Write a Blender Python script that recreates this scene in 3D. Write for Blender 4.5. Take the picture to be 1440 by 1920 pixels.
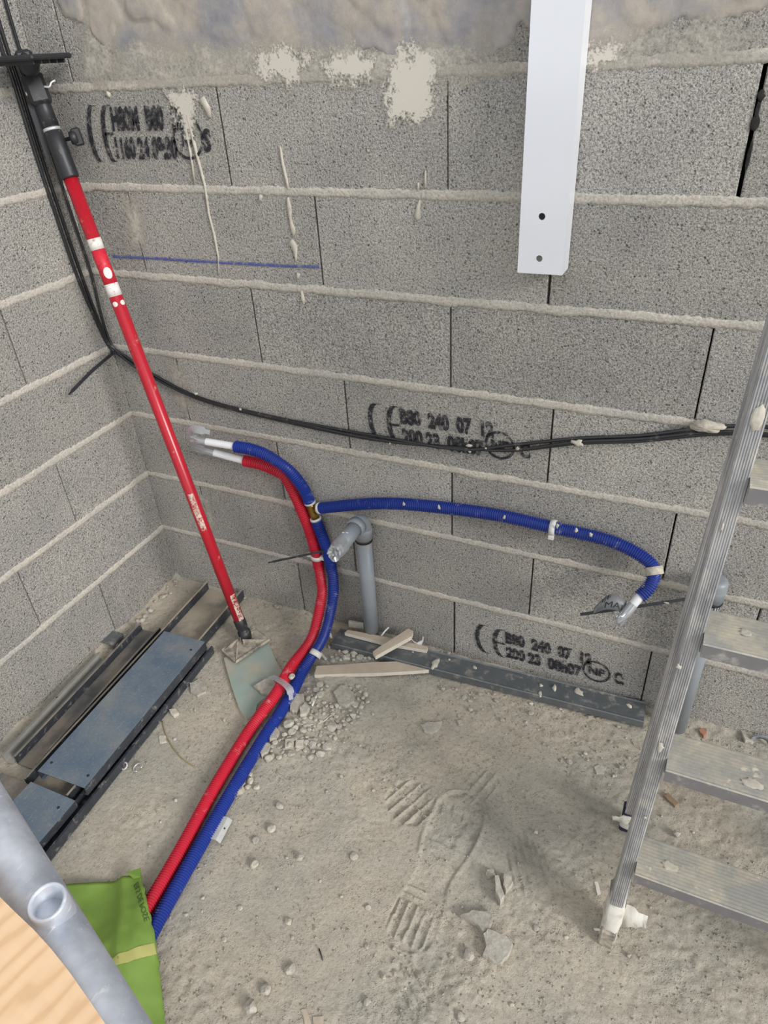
import bpy, math, random
import numpy as np
from mathutils import Vector, Matrix, noise as mnoise

for _o in list(bpy.data.objects):
    bpy.data.objects.remove(_o, do_unlink=True)
SC = bpy.context.scene
COL = SC.collection

# ---------------------------------------------------------------- camera
cam_d = bpy.data.cameras.new('camera')
cam_d.sensor_fit = 'VERTICAL'
cam_d.sensor_height = 36.0
cam_d.lens = 36.0 * 1315.94 / 1920.0
cam_d.clip_start = 0.02
cam = bpy.data.objects.new('camera', cam_d)
COL.objects.link(cam)
_r = Vector((0.9096881, 0.41186384, -0.05325176))
_u = Vector((-0.18925305, 0.52527096, 0.82962262))
_f = Vector((-0.36966316, 0.74461977, -0.55577923))
_m = Matrix.Identity(4)
for _i in range(3):
    _m[_i][0], _m[_i][1], _m[_i][2] = _r[_i], _u[_i], -_f[_i]
_m[0][3], _m[1][3], _m[2][3] = 1.4603, -1.3529, 1.4552
cam.matrix_world = _m
SC.camera = cam

# ---------------------------------------------------------------- light
w = bpy.data.worlds.new('overcast_sky')
SC.world = w
w.use_nodes = True
_bg = w.node_tree.nodes['Background']
_bg.inputs[0].default_value = (0.93, 0.965, 1.0, 1)
_bg.inputs[1].default_value = 1.05
sun_d = bpy.data.lights.new('daylight_from_opening', 'SUN')
sun_d.energy = 2.6
sun_d.angle = math.radians(18)
sun_d.color = (1.0, 0.975, 0.94)
sun = bpy.data.objects.new('daylight_from_opening', sun_d)
COL.objects.link(sun)
sun.location = (3, -1.5, 2)
sun.rotation_euler = Vector((-0.86, 0.32, -0.44)).to_track_quat('-Z', 'Y').to_euler()
SC.view_settings.view_transform = 'Standard'
SC.view_settings.look = 'None'
SC.view_settings.gamma = 1.0
SC.view_settings.use_curve_mapping = False
SC.view_settings.exposure = 0.0

rnd = random.Random(11)

# ---------------------------------------------------------------- materials
def srgb(r, g, b):
    f = lambda c: (c / 255 / 12.92) if c <= 10 else ((c / 255 + 0.055) / 1.055) ** 2.4
    return (f(r), f(g), f(b), 1.0)

class NT:
    def __init__(s, name):
        s.m = bpy.data.materials.new(name)
        s.m.use_nodes = True
        s.t = s.m.node_tree
        s.b = s.t.nodes['Principled BSDF']
        s.out = s.t.nodes['Material Output']
        g = s.n('ShaderNodeNewGeometry')
        s.pos = g.outputs['Position']
    def n(s, kind, **kw):
        x = s.t.nodes.new(kind)
        for k, v in kw.items():
            setattr(x, k, v)
        return x
    def link(s, a, b):
        s.t.links.new(a, b)
    def noise(s, scale, detail=4.0, rough=0.6, vec=None, dist=0.0):
        x = s.n('ShaderNodeTexNoise')
        x.inputs['Scale'].default_value = scale
        x.inputs['Detail'].default_value = detail
        x.inputs['Roughness'].default_value = rough
        x.inputs['Distortion'].default_value = dist
        s.link(vec or s.pos, x.inputs['Vector'])
        return x.outputs['Fac']
    def voro(s, scale, feature='F1', vec=None, out='Distance'):
        x = s.n('ShaderNodeTexVoronoi', feature=feature)
        x.inputs['Scale'].default_value = scale
        s.link(vec or s.pos, x.inputs['Vector'])
        return x.outputs[out]
    def ramp(s, fac, stops):
        x = s.n('ShaderNodeValToRGB')
        e = x.color_ramp.elements
        while len(e) < len(stops):
            e.new(0.5)
        for i, (p, c) in enumerate(stops):
            e[i].position = p
            e[i].color = c if len(c) == 4 else (*c, 1)
        s.link(fac, x.inputs[0])
        return x.outputs[0]
    def maprange(s, v, a, b, c, d):
        x = s.n('ShaderNodeMapRange')
        for i, q in enumerate((a, b, c, d)):
            x.inputs[i + 1].default_value = q
        s.link(v, x.inputs[0])
        return x.outputs[0]
    def mix(s, fac, a, b, mode='MIX'):
        x = s.n('ShaderNodeMix', data_type='RGBA', blend_type=mode)
        for sock, v in ((x.inputs[0], fac), (x.inputs[6], a), (x.inputs[7], b)):
            if hasattr(v, 'links'):
                s.link(v, sock)
            else:
                sock.default_value = v
        return x.outputs[2]
    def math(s, op, a, b=0.0):
        x = s.n('ShaderNodeMath', operation=op)
        for sock, v in ((x.inputs[0], a), (x.inputs[1], b)):
            if hasattr(v, 'links'):
                s.link(v, sock)
            else:
                sock.default_value = v
        return x.outputs[0]
    def scaled(s, sx, sy, sz):
        x = s.n('ShaderNodeMapping')
        x.inputs['Scale'].default_value = (sx, sy, sz)
        s.link(s.pos, x.inputs['Vector'])
        return x.outputs['Vector']
    def color(s, c):
        if hasattr(c, 'links'):
            s.link(c, s.b.inputs['Base Color'])
        else:
            s.b.inputs['Base Color'].default_value = c
    def set(s, rough=0.6, metal=0.0, spec=None):
        s.b.inputs['Roughness'].default_value = rough
        s.b.inputs['Metallic'].default_value = metal
        if spec is not None:
            s.b.inputs['Specular IOR Level'].default_value = spec
        return s
    def bump(s, h, strength=0.5, dist=0.002):
        x = s.n('ShaderNodeBump')
        x.inputs['Strength'].default_value = strength
        x.inputs['Distance'].default_value = dist
        s.link(h, x.inputs['Height'])
        s.link(x.outputs[0], s.b.inputs['Normal'])

def objrand(t):
    x = t.n('ShaderNodeObjectInfo')
    return x.outputs['Random']

def make_block_material(name, lo, mid, hi):
    t = NT(name)
    grain = t.noise(215, 4, 0.75)
    pits = t.voro(150)
    speck = t.noise(380, 2, 0.6)
    base = t.ramp(grain, [(0.32, lo), (0.47, mid), (0.66, hi)])
    pm = t.maprange(pits, 0.0, 0.42, 1.0, 0.0)
    sel = t.maprange(t.noise(75, 3, 0.6), 0.46, 0.62, 0.0, 1.0)
    pm2 = t.math('MULTIPLY', pm, sel)
    c = t.mix(t.math('MULTIPLY', pm2, 0.85), base, srgb(46, 45, 43))
    c = t.mix(0.7, c, t.ramp(speck, [(0.32, (0.20, 0.20, 0.20)), (0.50, (1, 1, 1)), (0.72, (1.3, 1.3, 1.3))]), 'MULTIPLY')
    cloud = t.noise(5, 4, 0.6)
    c = t.mix(1.0, c, t.ramp(cloud, [(0.3, (0.86, 0.86, 0.88)), (0.7, (1.1, 1.09, 1.06))]), 'MULTIPLY')
    ob = t.maprange(objrand(t), 0, 1, 0.88, 1.09)
    g = t.n('ShaderNodeCombineColor')
    for i in range(3):
        t.link(ob, g.inputs[i])
    c = t.mix(1.0, c, g.outputs[0], 'MULTIPLY')
    t.color(c)
    t.set(0.95, 0, 0.15)
    h = t.math('SUBTRACT', t.math('ADD', t.math('MULTIPLY', grain, 1.6), t.math('MULTIPLY', speck, 0.5)), t.math('MULTIPLY', pm2, 1.2))
    t.bump(h, 1.0, 0.006)
    return t.m

def make_mortar_material(name, a, b, c3, scale=60, bump=0.8, d=0.003):
    t = NT(name)
    n1 = t.noise(scale, 6, 0.7)
    n2 = t.noise(9, 4, 0.6)
    c = t.ramp(n1, [(0.3, a), (0.5, b), (0.72, c3)])
    c = t.mix(1.0, c, t.ramp(n2, [(0.3, (0.84, 0.85, 0.88)), (0.7, (1.08, 1.06, 1.02))]), 'MULTIPLY')
    t.color(c)
    t.set(0.95, 0, 0.15)
    t.bump(n1, bump, d)
    return t.m

def plain(name, col, rough=0.5, metal=0.0, var=0.12, scale=30, dust=None, dustamt=0.5, dscale=14, bump=0.0, spec=None):
    t = NT(name)
    n1 = t.noise(scale, 5, 0.65)
    lo = tuple(v * (1 - var) for v in col[:3])
    hi = tuple(min(1, v * (1 + var)) for v in col[:3])
    c = t.ramp(n1, [(0.3, lo), (0.7, hi)])
    if dust:
        dn = t.noise(dscale, 7, 0.72)
        m = t.maprange(dn, 0.62 - dustamt * 0.3, 0.75 - dustamt * 0.2, 0, 1)
        c = t.mix(m, c, dust)
        rr = t.maprange(m, 0, 1, rough, 0.9)
        t.link(rr, t.b.inputs['Roughness'])
        if metal:
            mm = t.maprange(m, 0, 1, metal, 0.0)
            t.link(mm, t.b.inputs['Metallic'])
        t.color(c)
        if spec is not None:
            t.b.inputs['Specular IOR Level'].default_value = spec
    else:
        t.color(c)
        t.set(rough, metal, spec)
    if bump:
        t.bump(n1, bump, 0.001)
    return t.m

DUST = srgb(172, 163, 148)
M = {}
M['block'] = make_block_material('concrete_block', srgb(134, 132, 128), srgb(200, 196, 190), srgb(234, 230, 223))
M['bed'] = make_mortar_material('bed_mortar', srgb(164, 159, 151), srgb(203, 197, 187), srgb(224, 219, 209), 210, 0.9, 0.004)
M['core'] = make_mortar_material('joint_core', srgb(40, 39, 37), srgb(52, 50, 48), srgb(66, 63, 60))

def smear_material():
    t = NT('smeared_mortar')
    n1 = t.noise(45, 7, 0.72, dist=0.3)
    n2 = t.noise(6.5, 5, 0.62)
    fine = t.noise(240, 3, 0.7)
    c = t.ramp(n2, [(0.30, srgb(130, 133, 147)), (0.42, srgb(155, 152, 153)), (0.55, srgb(180, 171, 160)), (0.74, srgb(164, 156, 147))])  # beige and blue-grey mortar, lowered so the colour carries the bluish shade up there
    c = t.mix(0.4, c, t.ramp(n1, [(0.3, (0.66, 0.66, 0.68)), (0.55, (1.0, 0.99, 0.97)), (0.75, (1.15, 1.13, 1.1))]), 'MULTIPLY')
    t.color(c)
    t.set(0.9, 0, 0.2)
    t.bump(t.math('ADD', n1, t.math('MULTIPLY', fine, 0.35)), 0.45, 0.002)
    return t.m
M['smear'] = smear_material()
M['splash'] = make_mortar_material('dried_plaster_splash', srgb(170, 163, 150), srgb(193, 187, 174), srgb(208, 203, 191), 70, 0.5, 0.002)

def haze_material(name, col, thr, soft=0.12, scale=22, masked=False):
    """a thin dried film: patchy, see-through where it has worn off"""
    t = NT(name)
    n1 = t.noise(scale, 7, 0.75)
    n2 = t.noise(200, 3, 0.7)
    t.color(col)
    t.set(0.95, 0, 0.1)
    v = t.math('ADD', t.math('MULTIPLY', n1, 0.65), t.math('MULTIPLY', n2, 0.35))
    if masked:                     # the film thins out towards its own border
        at_ = t.n('ShaderNodeAttribute', attribute_name='film')
        v = t.math('ADD', v, t.math('MULTIPLY', t.math('SUBTRACT', at_.outputs['Fac'], 1.0), 0.34))
    m = t.maprange(v, thr - soft, thr + soft, 0.0, 1.0)
    tr = t.n('ShaderNodeBsdfTransparent')
    mx = t.n('ShaderNodeMixShader')
    t.link(m, mx.inputs[0])
    t.link(tr.outputs[0], mx.inputs[1])
    t.link(t.b.outputs[0], mx.inputs[2])
    t.link(mx.outputs[0], t.out.inputs['Surface'])
    return t.m
M['ink'] = haze_material('block_stamp_ink', srgb(50, 50, 55), 0.455, 0.07, 80)
M['chalk'] = haze_material('blue_chalk', srgb(86, 98, 168), 0.50, 0.16, 60)
M['film'] = haze_material('plaster_film', srgb(190, 184, 173), 0.46, 0.13, 20, True)
M['film_light'] = haze_material('pale_plaster_film', srgb(206, 200, 189), 0.33, 0.05, 30, True)

def floor_material():
    t = NT('dusty_screed')
    big = t.noise(2.6, 5, 0.6)
    mid = t.noise(17, 6, 0.65)
    fine = t.noise(120, 5, 0.8)
    grit = t.voro(210)
    c = t.ramp(big, [(0.32, srgb(164, 160, 151)), (0.48, srgb(183, 177, 164)), (0.62, srgb(192, 182, 166)), (0.75, srgb(175, 171, 162))])
    c = t.mix(0.55, c, t.ramp(mid, [(0.28, (0.74, 0.74, 0.75)), (0.5, (1, 1, 1)), (0.75, (1.13, 1.12, 1.1))]), 'MULTIPLY')
    c = t.mix(0.65, c, t.ramp(fine, [(0.30, (0.45, 0.44, 0.42)), (0.48, (1, 1, 1)), (0.75, (1.2, 1.2, 1.18))]), 'MULTIPLY')
    t.color(c)
    t.set(0.97, 0, 0.1)
    gm = t.maprange(grit, 0.0, 0.35, 1.0, 0.0)
    sel = t.maprange(t.noise(12, 4, 0.6), 0.45, 0.65, 0, 1)
    h = t.math('ADD', t.math('ADD', t.math('MULTIPLY', mid, 0.9), t.math('MULTIPLY', fine, 0.9)), t.math('MULTIPLY', t.math('MULTIPLY', gm, sel), 0.6))
    t.bump(h, 0.85, 0.005)
    return t.m
M['floor'] = floor_material()

def rock(name, a, b):
    t = NT(name)
    n1 = t.noise(90, 6, 0.72)
    ob = objrand(t)
    c = t.ramp(n1, [(0.3, a), (0.7, b)])
    g = t.n('ShaderNodeCombineColor')
    v = t.maprange(ob, 0, 1, 0.88, 1.08)
    for i in range(3):
        t.link(v, g.inputs[i])
    t.color(t.mix(1.0, c, g.outputs[0], 'MULTIPLY'))
    t.set(0.95, 0, 0.12)
    t.bump(n1, 0.7, 0.003)
    return t.m
M['rock'] = rock('mortar_rubble', srgb(156, 151, 141), srgb(200, 194, 182))
M['rock_pale'] = rock('plaster_rubble', srgb(176, 168, 152), srgb(212, 206, 192))
M['gravel'] = rock('loose_grit', srgb(126, 120, 110), srgb(186, 179, 166))

M['red_paint'] = plain('red_enamel', srgb(178, 30, 46), 0.28, 0, 0.06, 18, dust=srgb(200, 150, 140), dustamt=0.05, dscale=40)
M['scuff'] = haze_material('plaster_scuff', srgb(205, 186, 172), 0.48, 0.05, 55)
M['black_plastic'] = plain('black_plastic', srgb(42, 43, 47), 0.45, 0, 0.2, 40, dust=srgb(120, 118, 114), dustamt=0.1, dscale=50)
M['black_rubber'] = plain('black_rubber', srgb(30, 30, 32), 0.5, 0, 0.2, 40)
M['cable'] = plain('black_cable_sheath', srgb(38, 38, 41), 0.30, 0, 0.2, 20, dust=srgb(120, 116, 110), dustamt=0.14, dscale=30)
M['steel'] = plain('bright_steel', srgb(214, 214, 212), 0.35, 0.45, 0.1, 60)
M['dusty_plastic'] = plain('dusty_foot_plastic', srgb(84, 82, 78), 0.7, 0, 0.2, 30, dust=srgb(178, 169, 154), dustamt=0.95, dscale=26)
M['galv'] = plain('galvanised_sheet', srgb(118, 124, 130), 0.42, 0.55, 0.12, 12, dust=DUST, dustamt=0.32, dscale=9)
def scratched_blue():
    t = NT('blue_oiled_galvanised_sheet')
    v = t.scaled(120, 14, 60)
    st = t.noise(1, 6, 0.7, v)
    n1 = t.noise(10, 5, 0.6)
    fine = t.noise(150, 5, 0.8)
    c = t.ramp(n1, [(0.3, srgb(92, 112, 134)), (0.5, srgb(112, 126, 140)), (0.68, srgb(132, 138, 140))])
    c = t.mix(t.maprange(fine, 0.52, 0.70, 0, 0.55), c, srgb(164, 162, 156))
    c = t.mix(t.maprange(st, 0.62, 0.72, 0, 0.6), c, srgb(178, 184, 190))
    t.color(c)
    t.b.inputs['Metallic'].default_value = 0.25
    t.link(t.maprange(n1, 0.3, 0.7, 0.4, 0.65), t.b.inputs['Roughness'])
    return t.m
M['galv_blue'] = scratched_blue()
M['galv_dark'] = plain('dark_oiled_steel', srgb(74, 78, 86), 0.38, 0.5, 0.2, 30, dust=srgb(160, 156, 150), dustamt=0.18, dscale=45)
M['galv_dusty'] = plain('dust_covered_steel', srgb(98, 100, 102), 0.5, 0.4, 0.15, 14, dust=srgb(138, 130, 119), dustamt=0.85, dscale=6)
M['galv_sand'] = plain('sand_filled_steel', srgb(110, 112, 114), 0.5, 0.3, 0.15, 14, dust=srgb(166, 156, 139), dustamt=1.0, dscale=8)
M['galv_light'] = plain('pale_metal_edge', srgb(172, 170, 164), 0.5, 0.3, 0.1, 25)
M['galv_rail'] = plain('dark_zinc_rail', srgb(112, 117, 120), 0.42, 0.5, 0.12, 20, dust=srgb(150, 145, 136), dustamt=0.3, dscale=30)
M['blue_conduit'] = plain('blue_corrugated_plastic', srgb(36, 58, 142), 0.30, 0, 0.08, 10, dust=srgb(150, 156, 178), dustamt=0.10, dscale=30)
M['red_conduit'] = plain('red_corrugated_plastic', srgb(198, 42, 62), 0.32, 0, 0.07, 10, dust=srgb(206, 150, 145), dustamt=0.10, dscale=30)
M['white_pipe'] = plain('white_pipe', srgb(226, 227, 228), 0.35, 0, 0.03, 20)
M['white_plastic'] = plain('white_plastic', srgb(214, 213, 208), 0.45, 0, 0.05, 30, dust=srgb(190, 182, 168), dustamt=0.15, dscale=40)
M['brass'] = plain('brass', srgb(150, 120, 62), 0.35, 0.85, 0.15, 60)
M['tape'] = plain('silver_duct_tape', srgb(176, 178, 182), 0.30, 0.45, 0.12, 50)
M['tape_grey'] = plain('grey_duct_tape', srgb(120, 122, 124), 0.5, 0.15, 0.08, 40)
M['marker'] = plain('black_marker', srgb(24, 24, 26), 0.6)
M['grey_pvc'] = plain('grey_pvc', srgb(138, 144, 150), 0.42, 0, 0.05, 12, dust=srgb(160, 155, 146), dustamt=0.2, dscale=12)
M['white_lacquer'] = plain('white_lacquer', srgb(228, 230, 236), 0.35, 0, 0.015, 4)
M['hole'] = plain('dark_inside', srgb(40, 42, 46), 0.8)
M['board_face'] = plain('plasterboard_paper', srgb(186, 172, 154), 0.9, 0, 0.08, 40, bump=0.3)
M['board_core'] = plain('plaster_core', srgb(214, 207, 192), 0.95, 0, 0.06, 90, bump=0.5)
M['green_board'] = plain('green_board_paper', srgb(150, 164, 156), 0.85, 0, 0.05, 30, dust=srgb(176, 166, 148), dustamt=0.50, dscale=7)
M['bag'] = plain('green_bag', srgb(120, 150, 66), 0.42, 0, 0.09, 14, spec=0.4)
M['bag_band'] = plain('tan_bag_band', srgb(172, 170, 100), 0.45, 0, 0.08, 20)
M['bag_ink'] = plain('dark_green_ink', srgb(60, 84, 40), 0.5)
M['wire'] = plain('straw_coloured_wire', srgb(150, 140, 96), 0.6)
M['clear_tape'] = haze_material('clear_tape', srgb(198, 200, 206), 0.60, 0.4, 8)
M['chip'] = plain('wood_chip', srgb(150, 128, 104), 0.8, 0, 0.15, 60)
M['brick_chip'] = plain('terracotta_chip', srgb(172, 122, 100), 0.9)
M['white_cloth'] = plain('dirty_white_tape', srgb(216, 212, 202), 0.8, 0, 0.06, 40, dust=srgb(184, 176, 162), dustamt=0.3, dscale=30, bump=0.4)
M['navy_cap'] = plain('navy_plastic_cap', srgb(34, 36, 66), 0.5)

def alu():
    t = NT('worn_aluminium')
    v = t.scaled(60, 60, 6)
    n1 = t.noise(1, 5, 0.6, v)
    dn = t.noise(26, 7, 0.75)
    m = t.maprange(dn, 0.52, 0.66, 0, 1)
    c = t.ramp(n1, [(0.3, srgb(142, 142, 146)), (0.7, srgb(198, 197, 196))])
    c = t.mix(t.math('MULTIPLY', m, 0.6), c, srgb(188, 182, 170))
    t.color(c)
    t.link(t.maprange(m, 0, 1, 0.42, 0.85), t.b.inputs['Roughness'])
    t.link(t.maprange(m, 0, 1, 0.4, 0.05), t.b.inputs['Metallic'])
    return t.m
M['alu'] = alu()
M['alu_lip_shaded'] = plain('shaded_aluminium_lip', srgb(132, 130, 132), 0.5, 0.35, 0.08, 30, dust=srgb(176, 170, 158), dustamt=0.25, dscale=30)  # smooth aluminium, its grey darkened to put the lip's shade into colour

def tread_mat():
    t = NT('dusty_ribbed_aluminium')
    dn = t.noise(13, 7, 0.72)
    n2 = t.noise(90, 4, 0.7)
    m = t.maprange(dn, 0.44, 0.62, 0, 1)
    c = t.mix(m, srgb(160, 158, 152), srgb(188, 181, 164))
    spot = t.maprange(t.noise(34, 5, 0.7), 0.62, 0.68, 0, 1)
    c = t.mix(spot, c, srgb(208, 200, 182))
    c = t.mix(0.4, c, t.ramp(n2, [(0.3, (0.75, 0.75, 0.74)), (0.7, (1.1, 1.1, 1.1))]), 'MULTIPLY')
    t.color(c)
    t.set(0.75, 0.15)
    t.bump(n2, 0.4, 0.0015)
    return t.m
M['tread'] = tread_mat()

def galv_tube():
    t = NT('hot_dip_galvanised_tube')
    v = t.scaled(24, 24, 24)
    n1 = t.noise(1, 4, 0.6, v)
    sp = t.voro(70, 'SMOOTH_F1')
    sc = t.noise(1, 5, 0.7, t.scaled(160, 30, 160))
    c = t.ramp(n1, [(0.3, srgb(172, 178, 190)), (0.7, srgb(218, 222, 230))])
    c = t.mix(t.maprange(sc, 0.6, 0.68, 0, 0.8), c, srgb(228, 230, 232))
    t.color(c)
    t.b.inputs['Metallic'].default_value = 0.4
    t.link(t.maprange(sp, 0, 0.6, 0.28, 0.5), t.b.inputs['Roughness'])
    t.bump(sc, 0.2, 0.0008)
    return t.m
M['tube'] = galv_tube()

def wood():
    t = NT('raw_pine_board')
    v = t.scaled(9, 34, 34)
    n1 = t.noise(1, 4, 0.55, v, 1.2)
    w1 = t.n('ShaderNodeTexWave')
    w1.inputs['Scale'].default_value = 1.6
    w1.inputs['Distortion'].default_value = 5.0
    w1.inputs['Detail'].default_value = 3
    rv = t.n('ShaderNodeMapping')
    rv.inputs['Rotation'].default_value = (0, 0, math.radians(62))
    rv.inputs['Scale'].default_value = (26, 4, 1)
    t.link(t.pos, rv.inputs['Vector'])
    t.link(rv.outputs[0], w1.inputs['Vector'])
    c = t.ramp(w1.outputs['Fac'], [(0.2, srgb(230, 196, 158)), (0.75, srgb(226, 190, 150)), (0.97, srgb(216, 178, 138))])
    c = t.mix(0.4, c, t.ramp(n1, [(0.35, (0.86, 0.84, 0.82)), (0.7, (1.1, 1.1, 1.1))]), 'MULTIPLY')
    t.color(c)
    t.set(0.75)
    return t.m
M['wood'] = wood()

# ---------------------------------------------------------------- helpers
def mesh(name, vs, fs, mat=None, smooth=False):
    me = bpy.data.meshes.new(name)
    me.from_pydata([tuple(map(float, v)) for v in vs], [], fs)
    if mat is not None:
        for m_ in (mat if isinstance(mat, (list, tuple)) else [mat]):
            me.materials.append(m_)
    if smooth:
        me.polygons.foreach_set('use_smooth', [True] * len(me.polygons))
    me.update()
    return me

def link(name, me, parent=None):
    o = bpy.data.objects.new(name, me)
    COL.objects.link(o)
    if parent is not None:
        o.parent = parent
    return o

def part(name, vf, mat, parent=None, smooth=False, label=None):
    o = link(name, mesh(name, vf[0], vf[1], mat, smooth), parent)
    if label:
        o['label'] = label
    return o

def tag(o, label, cat, group=None):
    o['label'] = label
    o['category'] = cat
    if group:
        o['group'] = group
    return o

def thing(name, label, cat, group=None):
    o = bpy.data.objects.new(name, None)
    COL.objects.link(o)
    o.empty_display_size = 0.05
    return tag(o, label, cat, group)

def setbase(root, loc):
    """put an Empty at the base of its thing while the parts stay where they are"""
    root.location = loc
    for ch in root.children:
        ch.matrix_parent_inverse = Matrix.Translation(Vector(loc)).inverted()
    return root

def merge(*vfs):
    V, Fc = [], []
    for v, f in vfs:
        b = len(V)
        V += list(v)
        Fc += [tuple(i + b for i in q) for q in f]
    return V, Fc

def xf(vf, mat):
    return [mat @ Vector(v) for v in vf[0]], vf[1]

def box(x0, x1, y0, y1, z0, z1):
    v = [(x0, y0, z0), (x1, y0, z0), (x1, y1, z0), (x0, y1, z0), (x0, y0, z1), (x1, y0, z1), (x1, y1, z1), (x0, y1, z1)]
    return v, [(0, 3, 2, 1), (4, 5, 6, 7), (0, 1, 5, 4), (1, 2, 6, 5), (2, 3, 7, 6), (3, 0, 4, 7)]

def bbox(x0, x1, y0, y1, z0, z1, b=0.002):
    """box with chamfered edges"""
    V, idx = [], {}
    for sx in (0, 1):
        for sy in (0, 1):
            for sz in (0, 1):
                c = [(x0, x1)[sx], (y0, y1)[sy], (z0, z1)[sz]]
                s = [1 - 2 * sx, 1 - 2 * sy, 1 - 2 * sz]
                for a in range(3):
                    p = [c[i] + (b * s[i] if i != a else 0) for i in range(3)]
                    idx[(sx, sy, sz, a)] = len(V)
                    V.append(tuple(p))
    Fc = []
    g = lambda sx, sy, sz, a: idx[(sx, sy, sz, a)]
    for s in (0, 1):
        q = [(0, 0), (0, 1), (1, 1), (1, 0)]
        f1 = [g(s, a, b_, 0) for a, b_ in q]
        f2 = [g(a, s, b_, 1) for a, b_ in q]
        f3 = [g(a, b_, s, 2) for a, b_ in q]
        Fc += [tuple(f1 if s == 0 else f1[::-1]), tuple(f2[::-1] if s == 0 else f2), tuple(f3 if s == 0 else f3[::-1])]
    for p in (0, 1):
        for q in (0, 1):
            Fc.append((g(0, p, q, 1), g(1, p, q, 1), g(1, p, q, 2), g(0, p, q, 2)))
            Fc.append((g(p, 0, q, 0), g(p, 1, q, 0), g(p, 1, q, 2), g(p, 0, q, 2)))
            Fc.append((g(p, q, 0, 0), g(p, q, 1, 0), g(p, q, 1, 1), g(p, q, 0, 1)))
    for sx in (0, 1):
        for sy in (0, 1):
            for sz in (0, 1):
                Fc.append((g(sx, sy, sz, 0), g(sx, sy, sz, 1), g(sx, sy, sz, 2)))
    return V, Fc

def fixn(o):
    import bmesh
    bm = bmesh.new()
    bm.from_mesh(o.data)
    bmesh.ops.recalc_face_normals(bm, faces=bm.faces)
    bm.to_mesh(o.data)
    bm.free()
    return o

def catmull(pts, step):
    P = [Vector(p) for p in pts]
    P = [P[0] * 2 - P[1]] + P + [P[-1] * 2 - P[-2]]
    out = []
    for i in range(1, len(P) - 2):
        a, b, c, d = P[i - 1:i + 3]
        n = max(2, int((c - b).length / step + 0.5))
        for k in range(n):
            t = k / n
            out.append(0.5 * ((2 * b) + (c - a) * t + (2 * a - 5 * b + 4 * c - d) * t * t + (3 * b - a - 3 * c + d) * t ** 3))
    out.append(P[-2].copy())
    return out

def resample(pts, step):
    pts = [Vector(p) for p in pts]
    L = [0.0]
    for a, b in zip(pts, pts[1:]):
        L.append(L[-1] + (b - a).length)
    n = max(1, int(L[-1] / step))
    out, j = [], 0
    for k in range(n + 1):
        s = L[-1] * k / n
        while j < len(L) - 2 and L[j + 1] < s:
            j += 1
        q = (s - L[j]) / max(1e-9, L[j + 1] - L[j])
        out.append(pts[j].lerp(pts[j + 1], q))
    return out

def frames(pts):
    T = []
    for i in range(len(pts)):
        a = pts[max(0, i - 1)]
        b = pts[min(len(pts) - 1, i + 1)]
        T.append((b - a).normalized())
    n = T[0].orthogonal().normalized()
    out = []
    for t in T:
        n = (n - t * n.dot(t)).normalized()
        out.append((t, n, t.cross(n)))
    return out

def sweep(pts, rad, seg=12, caps=True, inner=None):
    pts = [Vector(p) for p in pts]
    fr = frames(pts)
    V, Fc = [], []
    for i, (p, (t, n, b)) in enumerate(zip(pts, fr)):
        r = rad[i] if hasattr(rad, '__len__') else rad
        for k in range(seg):
            a = 2 * math.pi * k / seg
            V.append(p + n * (r * math.cos(a)) + b * (r * math.sin(a)))
    for i in range(len(pts) - 1):
        for k in range(seg):
            q = (k + 1) % seg
            Fc.append((i * seg + k, i * seg + q, (i + 1) * seg + q, (i + 1) * seg + k))
    if caps:
        Fc.append(tuple(range(seg))[::-1])
        Fc.append(tuple((len(pts) - 1) * seg + k for k in range(seg)))
    return V, Fc

def hollow(p0, p1, ro, ri, seg=20, closed_end=False):
    """open pipe piece with a wall"""
    p0, p1 = Vector(p0), Vector(p1)
    d = (p1 - p0).normalized()
    path = [p0, p1, p1, p0]
    return sweep_rings([(p0, ri), (p0, ro), (p1, ro), (p1, ri), (p0 + d * 0.001, ri)], d, seg)

def sweep_rings(rings, axis, seg=20, caps=(False, False)):
    axis = Vector(axis).normalized()
    n = axis.orthogonal().normalized()
    b = axis.cross(n)
    V, Fc = [], []
    for p, r in rings:
        for k in range(seg):
            a = 2 * math.pi * k / seg
            V.append(Vector(p) + n * (r * math.cos(a)) + b * (r * math.sin(a)))
    for i in range(len(rings) - 1):
        for k in range(seg):
            q = (k + 1) % seg
            Fc.append((i * seg + k, i * seg + q, (i + 1) * seg + q, (i + 1) * seg + k))
    if caps[0]:
        Fc.append(tuple(range(seg))[::-1])
    if caps[1]:
        Fc.append(tuple((len(rings) - 1) * seg + k for k in range(seg)))
    return V, Fc

def conduit(pts, r, pitch=0.0052, depth=0.0030, seg=24):
    """ribbed flexible conduit with open ends"""
    fine = resample(catmull(pts, 0.006), pitch / 4)
    rad = [r - depth * (0, 0.0, 1.0, 1.0)[i % 4] for i in range(len(fine))]
    v, f = sweep(fine, rad, seg, caps=False)
    # inside wall near both ends, so that an open end looks hollow
    fr = frames(fine)
    for end, rng in ((0, range(0, 30)), (1, range(len(fine) - 1, len(fine) - 31, -1))):
        base = len(v)
        rr = [fine[i] for i in rng]
        for j, i in enumerate(rng):
            t, n, b = fr[i]
            for k in range(seg):
                a = 2 * math.pi * k / seg
                v.append(fine[i] + n * ((r - 0.0035) * math.cos(a)) + b * ((r - 0.0035) * math.sin(a)))
        for j in range(len(rr) - 1):
            for k in range(seg):
                q = (k + 1) % seg
                f.append((base + j * seg + k, base + (j + 1) * seg + k, base + (j + 1) * seg + q, base + j * seg + q))
        e0 = 0 if end == 0 else (len(fine) - 1) * seg
        for k in range(seg):
            q = (k + 1) % seg
            f.append((e0 + k, base + k, base + q, e0 + q))
    return v, f

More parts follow.
